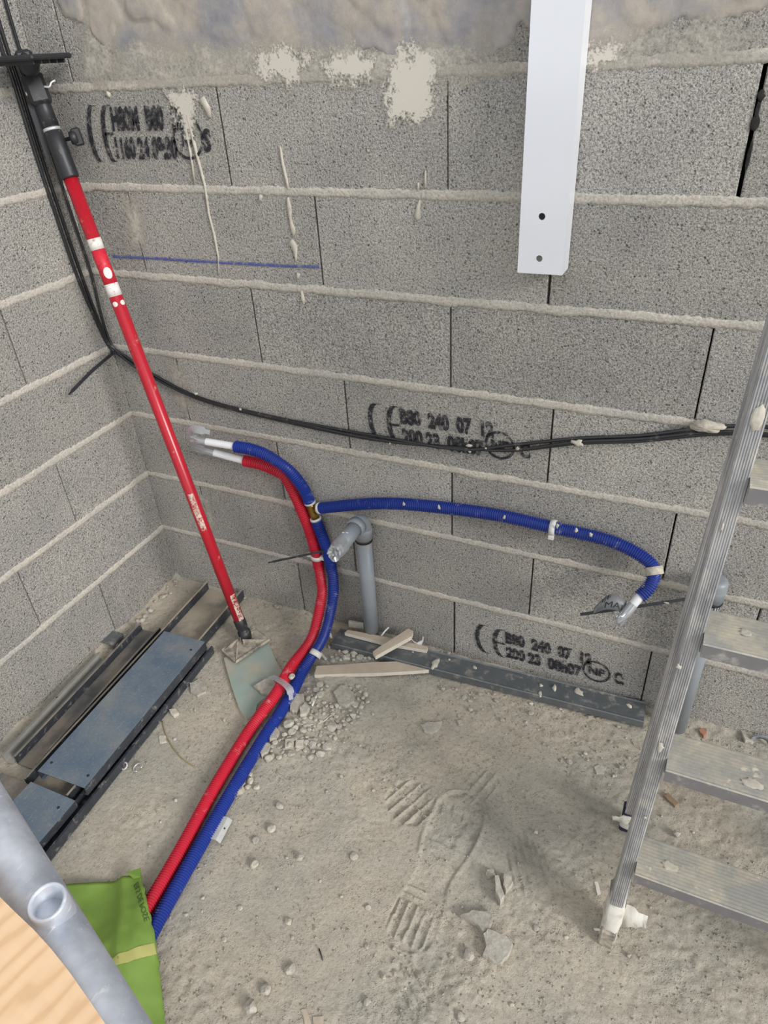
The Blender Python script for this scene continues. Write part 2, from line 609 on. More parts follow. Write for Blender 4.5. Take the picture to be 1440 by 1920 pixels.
def extrude(profile, L, axis='y'):
    """closed 2D outline (u, w) swept along local y by L; ends closed"""
    n = len(profile)
    V = [(u, 0.0, w) for u, w in profile] + [(u, L, w) for u, w in profile]
    Fc = [(i, (i + 1) % n, n + (i + 1) % n, n + i) for i in range(n)]
    Fc += [tuple(range(n))[::-1], tuple(range(n, 2 * n))]
    return V, Fc

def along(p0, p1, up=(0, 0, 1)):
    """matrix: local y from p0 to p1, local z close to up"""
    p0, p1 = Vector(p0), Vector(p1)
    y = (p1 - p0).normalized()
    x = y.cross(Vector(up)).normalized()
    z = x.cross(y)
    m_ = Matrix.Identity(4)
    for i in range(3):
        m_[i][0], m_[i][1], m_[i][2], m_[i][3] = x[i], y[i], z[i], p0[i]
    return m_, (p1 - p0).length

def poly_prism(outline, z0, z1, jitter=0.0, rs=None):
    n = len(outline)
    top = [(x, y, z1 + (rs.uniform(-jitter, jitter) if rs else 0)) for x, y in outline]
    V = [(x, y, z0) for x, y in outline] + top
    Fc = [tuple(range(n))[::-1], tuple(range(n, 2 * n))]
    Fc += [(i, (i + 1) % n, n + (i + 1) % n, n + i) for i in range(n)]
    return V, Fc

def splat(outline, thick, mapf, rs, seg_noise=0.15):
    """a dried blob with its own thickness on a plane; outline in plane coordinates (a, b); mapf(a, b, h) -> point"""
    n = len(outline)
    ca = sum(p[0] for p in outline) / n
    cb = sum(p[1] for p in outline) / n
    V = []
    for k, (sc, h) in enumerate(((1.0, 0.0), (0.93, 0.65), (0.6, 1.0))):
        for a, b in outline:
            V.append(mapf(ca + (a - ca) * sc, cb + (b - cb) * sc, thick * h * rs.uniform(0.8, 1.15)))
    V.append(mapf(ca, cb, thick * 1.05))
    Fc = []
    for k in range(2):
        for i in range(n):
            j = (i + 1) % n
            Fc.append((k * n + i, k * n + j, (k + 1) * n + j, (k + 1) * n + i))
    for i in range(n):
        Fc.append((2 * n + i, 2 * n + (i + 1) % n, 3 * n))
    return V, Fc

def blob_outline(ca, cb, ra, rb, rs, n=12, rough=0.3, rot=0.0):
    out = []
    for k in range(n):
        a = 2 * math.pi * k / n
        q = 1 + rs.uniform(-rough, rough)
        x, y = ra * q * math.cos(a), rb * q * math.sin(a)
        out.append((ca + x * math.cos(rot) - y * math.sin(rot), cb + x * math.sin(rot) + y * math.cos(rot)))
    return out

def streak_outline(pts, rs, rough=0.25):
    """outline around a polyline [(a, b, halfwidth)...]"""
    L, R = [], []
    for i, (a, b, hw) in enumerate(pts):
        p = pts[max(0, i - 1)]
        q = pts[min(len(pts) - 1, i + 1)]
        dx, dy = q[0] - p[0], q[1] - p[1]
        l = math.hypot(dx, dy) or 1
        nx, ny = -dy / l, dx / l
        h1, h2 = hw * (1 + rs.uniform(-rough, rough)), hw * (1 + rs.uniform(-rough, rough))
        L.append((a + nx * h1, b + ny * h1))
        R.append((a - nx * h2, b - ny * h2))
    return L + R[::-1]

def strip_faces(pts, rs, thick, mapf, rough=0.25):
    """a streak as a thin raised ribbon with real thickness"""
    V, Fc = [], []
    for i, (a, b, hw) in enumerate(pts):
        p = pts[max(0, i - 1)]
        q = pts[min(len(pts) - 1, i + 1)]
        dx, dy = q[0] - p[0], q[1] - p[1]
        l = math.hypot(dx, dy) or 1
        nx, ny = -dy / l, dx / l
        h1, h2 = hw * (1 + rs.uniform(-rough, rough)), hw * (1 + rs.uniform(-rough, rough))
        V += [mapf(a + nx * h1, b + ny * h1, 0), mapf(a + nx * h1 * 0.7, b + ny * h1 * 0.7, thick * 0.8), mapf(a, b, thick), mapf(a - nx * h2 * 0.7, b - ny * h2 * 0.7, thick * 0.8), mapf(a - nx * h2, b - ny * h2, 0)]
    for i in range(len(pts) - 1):
        for k in range(4):
            Fc.append((i * 5 + k, i * 5 + k + 1, (i + 1) * 5 + k + 1, (i + 1) * 5 + k))
    Fc += [(0, 1, 2, 3, 4), tuple(range((len(pts) - 1) * 5, len(pts) * 5))[::-1]]
    return V, Fc

def text_mesh(name, body, size, mat, bold=0.0, mirror=False, extrude_=0.0, spacing=1.0):
    cu = bpy.data.curves.new(name, 'FONT')
    cu.body = body
    cu.size = size
    cu.offset = bold
    cu.extrude = extrude_
    cu.space_character = spacing
    cu.resolution_u = 3
    o = bpy.data.objects.new(name, cu)
    COL.objects.link(o)
    bpy.context.view_layer.update()
    me = bpy.data.meshes.new_from_object(o.evaluated_get(bpy.context.evaluated_depsgraph_get()))
    bpy.data.objects.remove(o, do_unlink=True)
    bpy.data.curves.remove(cu)
    v = [tuple(p.co) for p in me.vertices]
    f = [tuple(p.vertices) for p in me.polygons]
    bpy.data.meshes.remove(me)
    return v, f

# vectorised value noise for the terrain
def _hash(ix, iy, seed):
    h = (ix.astype(np.int64) * 374761393 + iy.astype(np.int64) * 668265263 + seed * 1442695041) & 0xffffffff
    h = ((h ^ (h >> 13)) * 1274126177) & 0xffffffff
    return ((h ^ (h >> 16)) & 0xffff) / 65535.0

def vnoise(x, y, freq, seed=0):
    x = np.asarray(x, float) * freq + 1000.0
    y = np.asarray(y, float) * freq + 1000.0
    ix, iy = np.floor(x), np.floor(y)
    fx, fy = x - ix, y - iy
    fx = fx * fx * (3 - 2 * fx)
    fy = fy * fy * (3 - 2 * fy)
    a = _hash(ix, iy, seed)
    b = _hash(ix + 1, iy, seed)
    c = _hash(ix, iy + 1, seed)
    d = _hash(ix + 1, iy + 1, seed)
    return (a * (1 - fx) + b * fx) * (1 - fy) + (c * (1 - fx) + d * fx) * fy

def fbm(x, y, freq, octv, seed=0, gain=0.5):
    s, a, t = 0.0, 1.0, 0.0
    for k in range(octv):
        s = s + a * vnoise(x, y, freq * 2 ** k, seed + k * 17)
        t += a
        a *= gain
    return s / t

# ================================================================ FLOOR
def foot_depth(X, Y):
    """boot prints pressed into the dust"""
    D = np.zeros_like(X)
    # long boot print, toe towards the wall
    (tx, ty), (hx, hy) = (1.160, -0.400), (1.150, -0.775)
    ux, uy = (tx - hx), (ty - hy)
    L = math.hypot(ux, uy)
    ux, uy = ux / L, uy / L
    s = (X - hx) * ux + (Y - hy) * uy
    c = (X - hx) * uy - (Y - hy) * ux
    q = s / L
    half = 0.050 - 0.014 * np.exp(-((q - 0.42) / 0.16) ** 2) + 0.006 * np.exp(-((q - 0.75) / 0.2) ** 2)
    rr = np.clip(np.minimum(q / 0.12, (1 - q) / 0.16), 0, 1)
    half = half * np.sqrt(np.clip(1 - (1 - rr) ** 2, 0, 1))
    inside = half - np.abs(c)
    m = np.clip(inside / 0.004 + 0.5, 0, 1) * ((q > 0) & (q < 1))
    rim = np.exp(-((inside + 0.005) / 0.005) ** 2) * ((q > -0.03) & (q < 1.05))
    D += -0.0052 * m * (0.55 + 0.45 * (q > 0.62)) + 0.0028 * rim * (q > 0.5)
    bars = (np.mod(c + 0.5, 0.019) < 0.005) & (q < 0.24) & (q > 0.04)
    D += 0.0042 * bars * m
    bars2 = (np.mod(s, 0.017) < 0.004) & (q > 0.24) & (q < 0.36) & (c < 0)
    D += 0.0032 * bars2 * m
    bars3 = (np.mod(c + 0.5 + 0.2 * s, 0.026) < 0.0035) & (q > 0.80) & (q < 0.95)
    D += 0.0022 * bars3 * m
    # block-tread print beside it
    cx, cy, an = 1.045, -0.475, math.radians(-24)
    a = (X - cx) * math.cos(an) + (Y - cy) * math.sin(an)
    b = -(X - cx) * math.sin(an) + (Y - cy) * math.cos(an)
    e = np.clip((1 - (a / 0.062) ** 2 - (b / 0.058) ** 2) / 0.25, 0, 1)
    g = ((np.mod(a + 0.5, 0.024) < 0.0042) | (np.abs(b) < 0.0025)) * 1.0
    D += e * (-0.0032 + 0.0052 * g)
    # faint prints
    for (cx, cy, an, ra, rb, p) in ((1.33, -0.52, 0.5, 0.05, 0.07, 0.015), (1.19, -0.83, 0.9, 0.05, 0.05, 0.018), (1.18, -0.38, -0.3, 0.035, 0.06, 0.022), (1.62, -0.40, 0.2, 0.04, 0.06, 0.012)):
        a = (X - cx) * math.cos(an) + (Y - cy) * math.sin(an)
        b = -(X - cx) * math.sin(an) + (Y - cy) * math.cos(an)
        e = np.clip((1 - (a / ra) ** 2 - (b / rb) ** 2) / 0.4, 0, 1)
        D += e * (-0.0014 + 0.0032 * (np.mod(a + 0.5, p) < p * 0.25))
    return D

def hfloor(X, Y):
    X = np.asarray(X, float)
    Y = np.asarray(Y, float)
    h = 0.008 * (fbm(X, Y, 2.0, 3, 3) - 0.5)
    h = h + 0.0065 * (fbm(X, Y, 14, 4, 9) - 0.5)
    amp = np.clip((fbm(X, Y, 4.0, 3, 41) - 0.42) * 6, 0.15, 1.3)
    h = h + 0.0045 * amp * (fbm(X, Y, 75, 2, 21) - 0.5)
    # fallen dust along the walls
    n1 = fbm(X, Y, 18, 3, 77)
    h = h + 0.022 * n1 * np.exp(-np.clip(X, 0, 9) / 0.022) + 0.016 * n1 * np.exp(-np.clip(-Y, 0, 9) / 0.02)
    # banked rubble dust on the outer side of the pipes
    for (cx, cy, sx, sy, a, ang) in ((0.70, -0.17, 0.09, 0.11, 0.010, 0.2), (0.70, -0.36, 0.05, 0.15, 0.009, 0.15), (0.82, -0.30, 0.10, 0.10, 0.005, 0)):
        h = h + a * np.exp(-((X - cx) / sx) ** 2 - ((Y - cy) / sy) ** 2) * (0.6 + 0.8 * n1)
    wear = 1.25 * np.clip((fbm(X, Y, 30, 3, 5) - 0.25) * 3.0, 0.45, 1)
    return h + foot_depth(X, Y) * wear

def axis_lines(a, lo, hi, b, fine, coarse):
    left = list(np.arange(a, lo, coarse))
    mid = list(np.arange(lo, hi, fine))
    right = list(np.arange(hi, b + coarse, coarse))
    return np.array(left + mid + right)

gx = np.concatenate([np.arange(-0.2, 0, 0.05), np.arange(0, 0.92, 0.004), np.arange(0.92, 1.40, 0.0025), np.arange(1.40, 1.85, 0.004), np.arange(1.85, 4.25, 0.05)])
gy = np.concatenate([np.arange(-4.2, -1.24, 0.05), np.arange(-1.24, -0.88, 0.004), np.arange(-0.88, -0.36, 0.0025), np.arange(-0.36, 0.02, 0.004), np.arange(0.02, 0.22, 0.05)])
GX, GY = np.meshgrid(gx, gy)
GZ = hfloor(GX, GY)
nx, ny = len(gx), len(gy)
fv = np.stack([GX, GY, GZ], -1).reshape(-1, 3)
ii = (np.arange(ny - 1)[:, None] * nx + np.arange(nx - 1)[None, :]).reshape(-1)
ff = np.stack([ii, ii + 1, ii + nx + 1, ii + nx], -1)
me = bpy.data.meshes.new('floor')
me.vertices.add(len(fv))
me.vertices.foreach_set('co', fv.reshape(-1))
me.loops.add(len(ff) * 4)
me.loops.foreach_set('vertex_index', ff.reshape(-1).astype(np.int32))
me.polygons.add(len(ff))
me.polygons.foreach_set('loop_start', np.arange(0, len(ff) * 4, 4, dtype=np.int32))
me.polygons.foreach_set('loop_total', np.full(len(ff), 4, dtype=np.int32))
me.polygons.foreach_set('use_smooth', np.ones(len(ff), dtype=bool))
me.update(calc_edges=True)
me.materials.append(M['floor'])
floor = link('floor', me)
floor['kind'] = 'structure'
floor['label'] = 'dusty beige screed floor with boot prints and scattered grit'

def hz(x, y):
    return float(hfloor(np.array([x]), np.array([y]))[0])

# ================================================================ WALLS
Z1 = 0.2077                      # top of the lowest course
NC = 11
JB = {1: [0.494, 0.981, 1.486, 1.985], 2: [0.189, 0.689, 1.1825, 1.68, 2.18], 3: [0.485, 0.974, 1.475, 1.97],
      4: [0.21, 0.705, 1.199, 1.70, 2.19], 5: [0.480, 0.9705, 1.471, 1.97], 6: [0.18, 0.675, 1.170, 1.67, 2.17],
      7: [0.474, 0.9655, 1.465, 1.96], 8: [0.10, 0.66, 1.16, 1.66, 2.16], 9: [0.47, 0.97, 1.47, 1.97], 10: [0.2, 0.7, 1.2, 1.7, 2.2], 11: [0.47, 0.97, 1.47, 1.97]}
GAPS = {(7, 2): 0.006, (6, 2): 0.004, (5, 2): 0.0020, (3, 1): 0.0032, (2, 1): 0.0036, (1, 1): 0.0042, (1, 2): 0.0022, (4, 0): 0.0024, (7, 1): 0.0014}
XE = 2.62

wall_back = part('wall_back', box(-0.2, XE, 0.05, 0.20, -0.05, Z1 + 0.2 * (NC - 1)), M['core'])
wall_back['kind'] = 'structure'
wall_back['label'] = 'grey concrete block wall behind the pipes'
wall_left = part('wall_left', box(-0.20, -0.05, -1.75, 0.05, -0.05, Z1 + 0.2 * (NC - 1)), M['core'])
wall_left['kind'] = 'structure'
wall_left['label'] = 'grey concrete block wall on the left of the corner'

def block_vf(u0, u1, z0, z1, rs):
    """front face at v=0 (towards -v), rough-edged block; returned in (u, v, z)"""
    nu = max(3, int((u1 - u0) / 0.07))
    d = 0.09
    V, Fc = [], []
    j = lambda a: rs.uniform(-a, a)
    # ring outlines: outer edge set back, inner edge at face
    us = [u0 + (u1 - u0) * k / nu for k in range(nu + 1)]
    def outline(ins, v):
        o = []
        for k, u in enumerate(us):
            o.append((min(max(u, u0 + ins), u1 - ins), v, z0 + ins + j(0.0012)))
        for k, u in enumerate(reversed(us)):
            o.append((min(max(u, u0 + ins), u1 - ins), v, z1 - ins + j(0.0012)))
        return o
    A, B, C_ = outline(0.0, d), outline(0.0003, 0.0025), outline(0.0022, 0.0)
    n = len(A)
    V = A + B + C_
    for k in range(2):
        for i in range(n):
            q = (i + 1) % n
            Fc.append((k * n + i, k * n + q, (k + 1) * n + q, (k + 1) * n + i))
    for i in range(nu):
        Fc.append((2 * n + i, 2 * n + i + 1, 2 * n + n - 2 - i, 2 * n + n - 1 - i))
    return V, Fc

BJ = 0.0045                      # half height of a bed joint
rs = random.Random(5)
for c in range(1, NC + 1):
    zt = Z1 + 0.2 * (c - 1)
    z0, z1 = zt - 0.2 + BJ, zt - BJ
    if c == 1:
        z0 = -0.03
    js = JB[c]
    edges = [(-0.006, 0.0)] + [(x, GAPS.get((c, i), 0.0026)) for i, x in enumerate(js)] + [(XE, 0.0)]
    for (xa, ga), (xb, gb) in zip(edges, edges[1:]):
        v, f = block_vf(xa + ga / 2, xb - gb / 2, z0, z1, rs)
        dy = rs.uniform(-0.0004, 0.0010)
        fixn(part('block', ([(p[0], p[1] + dy, p[2]) for p in v], f), M['block'], wall_back))
    js = [-0.289 - 0.5 * k for k in range(3)] if c % 2 else [-0.497 - 0.5 * k for k in range(3)]
    edges = [(0.0, 0.0)] + [(y, 0.0032) for y in js if y > -1.7] + [(-1.75, 0.0)]
    for (ya, ga), (yb, gb) in zip(edges, edges[1:]):
        v, f = block_vf(-ya + ga / 2, -yb - gb / 2, z0, z1, rs)
        dx = rs.uniform(-0.0010, 0.0004)
        fixn(part('block', ([(-p[1] + dx, -p[0], p[2]) for p in v], f), M['block'], wall_left))

def bed_strip(a0, a1, zc, mapf, rs, amp=1.0):
    n = int((a1 - a0) / 0.006)
    V, Fc = [], []
    sd = rs.randrange(999)
    for k in range(n + 1):
        a = a0 + (a1 - a0) * k / n
        w1 = 0.0084 + 0.0055 * max(0, mnoise.noise(Vector((a * 13, sd, 0)))) + rs.uniform(-0.002, 0.002)
        w2 = 0.0084 + 0.0062 * max(0, mnoise.noise(Vector((a * 13, sd, 7)))) + rs.uniform(-0.002, 0.002)
        pr = 0.0004 + amp * 0.0009 * max(0, mnoise.noise(Vector((a * 14, sd, 3))))
        V += [mapf(a, zc - w2 * 1.1, -0.0025), mapf(a, zc - w2, 0.0006), mapf(a, zc - w2 * 0.3, pr + 0.0008), mapf(a, zc + w1 * 0.4, pr + 0.0008), mapf(a, zc + w1, 0.0006), mapf(a, zc + w1 * 1.1, -0.0025), mapf(a, zc, -0.05)]
    for k in range(n):
        for i in range(7):
            Fc.append((k * 7 + i, k * 7 + (i + 1) % 7, (k + 1) * 7 + (i + 1) % 7, (k + 1) * 7 + i))
    Fc += [tuple(range(7)), tuple(n * 7 + i for i in range(7))[::-1]]
    return V, Fc

on_back = lambda a, b, h: (a, -h, b)
on_left = lambda a, b, h: (h, -a, b)
for c in range(1, NC):
    zt = Z1 + 0.2 * (c - 1)
    fixn(part('mortar_bed', bed_strip(-0.003, XE, zt, on_back, rs), M['bed'], wall_back, True))
    fixn(part('mortar_bed', bed_strip(-0.003, 1.75, zt, on_left, rs), M['bed'], wall_left, True))

# --- slurry that ran over the upper courses
SB = [(-0.0470, 1.5730), (0.1617, 1.5237), (0.2219, 1.4703), (0.2886, 1.4256), (0.3444, 1.4348), (0.4215, 1.4463), (0.4986, 1.4165), (0.5762, 1.4313), (0.6732, 1.4476), (0.7610, 1.4323), (0.8259, 1.4392), (0.8922, 1.4190), (0.9863, 1.4153), (1.0790, 1.4370), (1.0899, 1.4816), (1.1134, 1.4555), (1.2115, 1.4094), (1.2440, 1.4152), (1.2804, 1.4427), (1.3344, 1.4650), (1.3775, 1.4514), (1.4531, 1.4629)]
sx = np.array([p[0] for p in SB])
sz = np.array([p[1] for p in SB])
ux_ = np.arange(0.12, 1.72, 0.0045)
uz_ = np.arange(1.37, 1.80, 0.0045)
UX, UZ = np.meshgrid(ux_, uz_)
zb = np.interp(UX, sx, sz) + 0.020 * (fbm(UX, UZ, 22, 3, 8) - 0.5)
e = np.clip((UZ - zb) / 0.02, 0, 1)
# overlapping tongues of slurry, each with a rounded front, hanging from above
dr = random.Random(64)
wx = 0.040 * (fbm(UX, UZ, 14, 3, 31) - 0.5)
wz = 0.050 * (fbm(UX, UZ, 17, 3, 37) - 0.5)
H = np.where(UZ > zb, 0.0008 + 0.0008 * e, -0.004)
for k in range(44):
    x0_ = 0.10 + 1.62 * dr.random()
    r_ = 0.022 + 0.062 * dr.random() ** 1.5
    zbot = float(np.interp(x0_, sx, sz)) + (0.13 * dr.random() ** 1.3) + 0.004
    th = 0.0018 + 0.0042 * dr.random() * min(1.0, (zbot - float(np.interp(x0_, sx, sz))) / 0.03 + 0.25)
    lean = 1.7 * (dr.random() - 0.5)
    px_ = UX + wx - x0_ - lean * (UZ - zbot)
    pz_ = np.minimum(0.0, UZ + wz - (zbot + r_))
    d_ = np.hypot(px_, pz_) / r_
    H = np.where((d_ < 1) & (UZ > zb - 0.004), np.maximum(H, th * np.sqrt(np.clip(1 - d_ ** 5, 0, 1)) + 0.0010), H)
H = np.where(H > 0, H + 0.0016 * (fbm(UX, UZ, 55, 3, 3) - 0.5), H)
hh, ww = H.shape
V = np.stack([UX, -H, UZ], -1).reshape(-1, 3)
Fc = []
for a in range(hh - 1):
    for b in range(ww - 1):
        if max(H[a, b], H[a, b + 1], H[a + 1, b], H[a + 1, b + 1]) > 0:
            i = a * ww + b
            Fc.append((i, i + 1, i + ww + 1, i + ww))
o = part('slurry_smear', (V.tolist(), Fc), M['smear'], wall_back, True, 'beige and blue-grey mortar slurry smeared along the top of the wall')
o['kind'] = 'stuff'

# --- thin plaster films, splashes and runs on the walls
def film(pts, mat, h=0.0022, name='plaster_film'):
    P = np.array(pts)
    soft = 0.030
    ax_ = np.arange(P[:, 0].min() - soft, P[:, 0].max() + soft, 0.005)
    az_ = np.arange(P[:, 1].min() - soft, P[:, 1].max() + soft, 0.005)
    AX, AZ = np.meshgrid(ax_, az_)
    ins = np.zeros(AX.shape, bool)
    dist = np.full(AX.shape, 9.0)
    for i in range(len(P)):
        (x1, z1_), (x2, z2_) = P[i - 1], P[i]
        cond = (z1_ > AZ) != (z2_ > AZ)
        xi = (x2 - x1) * (AZ - z1_) / ((z2_ - z1_) if abs(z2_ - z1_) > 1e-9 else 1e-9) + x1
        ins ^= cond & (AX < xi)
        L2_ = (x2 - x1) ** 2 + (z2_ - z1_) ** 2 + 1e-12
        tt = np.clip(((AX - x1) * (x2 - x1) + (AZ - z1_) * (z2_ - z1_)) / L2_, 0, 1)
        dist = np.minimum(dist, np.hypot(AX - x1 - tt * (x2 - x1), AZ - z1_ - tt * (z2_ - z1_)))
    sd_ = np.where(ins, dist, -dist)
    mask = np.clip(0.5 + sd_ / soft * 0.5, 0, 1)
    hh_, ww_ = AX.shape
    F_ = []
    for a in range(hh_ - 1):
        for b in range(ww_ - 1):
            if mask[a:a + 2, b:b + 2].max() > 0.02:
                i = a * ww_ + b
                F_.append((i, i + 1, i + ww_ + 1, i + ww_))
    V = np.stack([AX, np.full(AX.shape, -h), AZ], -1).reshape(-1, 3).tolist()
    o = part(name, (V, F_), mat, wall_back)
    at_ = o.data.attributes.new('film', 'FLOAT', 'POINT')
    at_.data.foreach_set('value', mask.reshape(-1).astype(np.float32))
    return o
film([(0.1632, 1.4105), (0.3730, 1.3900), (0.4941, 1.3959), (0.6659, 1.3952), (0.8220, 1.3821), (0.8960, 1.3841), (1.0996, 1.3897), (1.0958, 1.4565), (0.8281, 1.4705), (0.5485, 1.4768), (0.2951, 1.4985), (0.1439, 1.4786)], M['film'])
film([(1.1970, 1.3865), (1.3029, 1.3973), (1.3897, 1.3872), (1.4663, 1.4045), (1.4531, 1.4629), (1.3298, 1.4705), (1.2070, 1.4506)], M['film'])
film([(0.8461, 1.3897), (0.8529, 1.3603), (0.8602, 1.3353), (0.8994, 1.3296), (0.9320, 1.3359), (0.9447, 1.3664), (0.9427, 1.4379), (0.8778, 1.4408)], M['film_light'], 0.0036)
film([(0.7162, 1.4291), (0.7248, 1.4062), (0.8125, 1.3991), (0.8305, 1.4294), (0.7835, 1.4411)], M['film_light'], 0.0036)
film([(0.5789, 1.4458), (0.5839, 1.4065), (0.6671, 1.4038), (0.7002, 1.4364), (0.6398, 1.4557)], M['film_light'], 0.0034)
film([(1.2093, 1.4295), (1.2166, 1.4020), (1.2526, 1.4120), (1.2537, 1.4344)], M['film_light'], 0.0034)
film([(0.1573, 1.1959), (0.2266, 1.1996), (0.2194, 1.0881), (0.1715, 1.0548), (0.1297, 1.0653), (0.1430, 1.1394)], M['film'], 0.0020)
film([(0.1717, 0.7931), (0.2493, 0.7962), (0.2316, 0.6585), (0.1791, 0.6101), (0.1645, 0.7041)], M['film'], 0.0020)
film([(0.1671, 0.3799), (0.2359, 0.3852), (0.2236, 0.2280), (0.1528, 0.2001)], M['film'], 0.0020)
film([(0.3606, 1.3951), (0.4173, 1.3935), (0.4154, 1.3314), (0.3813, 1.3170), (0.3695, 1.3517)], M['film_light'], 0.0030)
film([(0.1753, 1.5585), (0.2582, 1.5531), (0.2637, 1.4453), (0.2150, 1.4089), (0.1159, 1.4069), (0.1401, 1.5067)], M['film'], 0.0024)
rs = random.Random(17)
runs = [
    [((0.3930, 1.3513), .004), ((0.3954, 1.3069), .0035), ((0.3993, 1.2662), .003), ((0.4050, 1.2137), .0028), ((0.4021, 1.1590), .003), ((0.4063, 1.1139), .0028), ((0.4070, 1.0649), .0022), ((0.3995, 1.0246), .0012)],
    [((0.3839, 1.3269), .003), ((0.3823, 1.2661), .0024), ((0.3789, 1.2187), .0016)],
    [((0.6091, 1.2912), .0015), ((0.6096, 1.2620), .0025), ((0.6140, 1.2323), .003), ((0.6160, 1.2121), .002)],
    [((0.6137, 1.1967), .002), ((0.6132, 1.1759), .0055), ((0.6127, 1.1548), .003), ((0.6158, 1.1312), .0055), ((0.6156, 1.1204), .002)],
    [((0.6059, 1.1090), .009), ((0.6151, 1.0983), .008), ((0.6149, 1.0782), .0035), ((0.6146, 1.0669), .001)],
    [((0.6165, 1.0418), .004), ((0.6120, 1.0287), .003)],
    [((0.9096, 1.1984), .002), ((0.9047, 1.1819), .0045), ((0.9032, 1.1662), .007), ((0.9019, 1.1613), .003)],
    [((0.9218, 1.2499), .0015), ((0.9212, 1.2203), .0022)],
    [((0.9072, 1.2295), .0015), ((0.9057, 1.2144), .002)],
    [((0.8042, 1.2860), .001), ((0.6183, 0.9949), .001)][:1] + [((0.8050, 1.2815), .001)],
    [((0.6194, 1.0034), .003), ((0.6208, 0.9831), .005), ((0.6209, 0.9735), .002)],
    [((0.5473, 1.2005), .004), ((0.5408, 1.1867), .003)],
    [((0.1878, 1.3950), .005), ((0.1965, 1.3898), .005)],
    [((0.4351, 1.3790), .010), ((0.4466, 1.3598), .009), ((0.4472, 1.3455), .004)],
    [((0.3972, 0.5677), .001), ((0.4004, 0.5486), .0012)],
]
for r_ in runs:
    pts = [(p[0], p[1], hw) for p, hw in r_]
    fixn(part('plaster_run', strip_faces(pts, rs, 0.0035, on_back), M['splash'], wall_back, True))
# chalk line
cl = [(0.085, 1.0500), (0.20, 1.0525), (0.33, 1.053), (0.46, 1.0545), (0.57, 1.056), (0.672, 1.0585)]
V = [(x, -0.0022, z - 0.0034) for x, z in cl] + [(x, -0.0022, z + 0.0034) for x, z in cl] + [(x, -0.0012, z) for x, z in cl]
n = len(cl)
F_ = [(i, i + 1, n + i + 1, n + i) for i in range(n - 1)] + [(i, i + 1, 2 * n + i + 1, 2 * n + i) for i in range(n - 1)]
part('chalk_line', (V, F_), M['chalk'], wall_back, False, 'blue snapped chalk line')

# --- factory stamps printed on three blocks
def stamp(px, pz, sx_, sz_, l1, l2, last, shear=0.0, nf=True, skew=0.0):
    """stamp with its lower left corner at (px, pz); sx_ wide, sz_ high"""
    vf = []
    H_ = sz_
    for cx_, e_ in ((0.05, False), (0.17, True)):          # the two round letters of the conformity mark
        arc = []
        cc = (cx_ + 0.05) * sx_
        for k in range(15):
            a = math.radians(75 + 210 * k / 14)
            arc.append((cc + 0.055 * sx_ * math.cos(a), 0.5 * H_ + 0.5 * H_ * math.sin(a)))
        V_, F_ = [], []
        for k, (x, z) in enumerate(arc):
            V_ += [(x - 0.0062, z), (x + 0.0062, z)]
        F_ = [(2 * k, 2 * k + 1, 2 * k + 3, 2 * k + 2) for k in range(14)]
        vf.append((V_, F_))
        if e_:
            vf.append(([(cc - 0.05 * sx_, 0.5 * H_ - .003), (cc + 0.02 * sx_, 0.5 * H_ - .003), (cc + 0.02 * sx_, 0.5 * H_ + .003), (cc - 0.05 * sx_, 0.5 * H_ + .003)], [(0, 1, 2, 3)]))
    for body, z0_, x0_, x1_ in ((l1, 0.54, 0.24, 0.80), (l2, 0.03, 0.24, 0.74)):
        v, f = text_mesh('stamp_text', body, 1.0, None, bold=0.06)
        xs = [p[0] for p in v]
        ys = [p[1] for p in v]
        kx = (x1_ - x0_) * sx_ / (max(xs) - min(xs))
        ky = 0.43 * H_ / (max(ys) - min(ys))
        vf.append(([(x0_ * sx_ + (p[0] - min(xs)) * kx, z0_ * H_ + (p[1] - min(ys)) * ky) for p in v], f))
    if nf:
        cc, cz_, ro = 0.83 * sx_, 0.40 * H_, 0.36 * H_
        V_ = []
        for k in range(25):
            a = 2 * math.pi * k / 24
            V_ += [(cc + ro * math.cos(a), cz_ + ro * math.sin(a)), (cc + (ro - .006) * math.cos(a), cz_ + (ro - .006) * math.sin(a))]
        vf.append((V_, [(2 * k, 2 * k + 1, 2 * k + 3, 2 * k + 2) for k in range(24)]))
        v, f = text_mesh('stamp_text', 'NF', 1.0, None, bold=0.05)
        xs = [p[0] for p in v]
        kx = 0.1 * sx_ / (max(xs) - min(xs))
        vf.append(([(cc - 0.05 * sx_ + (p[0] - min(xs)) * kx, cz_ - 0.12 * H_ + p[1] * 0.34 * H_) for p in v], f))
    v, f = text_mesh('stamp_text', last, 1.0, None, bold=0.05)
    xs = [p[0] for p in v]
    kx = 0.06 * sx_ / (max(xs) - min(xs))
    vf.append(([(0.94 * sx_ + (p[0] - min(xs)) * kx, 0.2 * H_ + p[1] * 0.5 * H_) for p in v], f))
    v, f = merge(*vf)
    pts = [(px + p[0] + shear * p[1], -0.0024, pz + p[1] + skew * p[0]) for p in v]
    return pts, f
part('block_stamp', stamp(0.755, 0.655, 0.405, 0.098, 'B80  240  07  12', '200 23  08h07', 'C', -0.08), M['ink'], wall_back, False, 'black ink stamp below the middle of the wall')
part('block_stamp', stamp(1.035, 0.045, 0.405, 0.100, 'B80  240  07  12', '200 23  08h07', 'C:', -0.08), M['ink'], wall_back, False, 'black ink stamp on a block of the lowest course')
part('block_stamp', stamp(0.092, 1.262, 0.345, 0.112, 'H80M  B80  12', '1160 24 09:30', 'S', 0.12), M['ink'], wall_back, False, 'smeared black ink stamp behind the red pole')
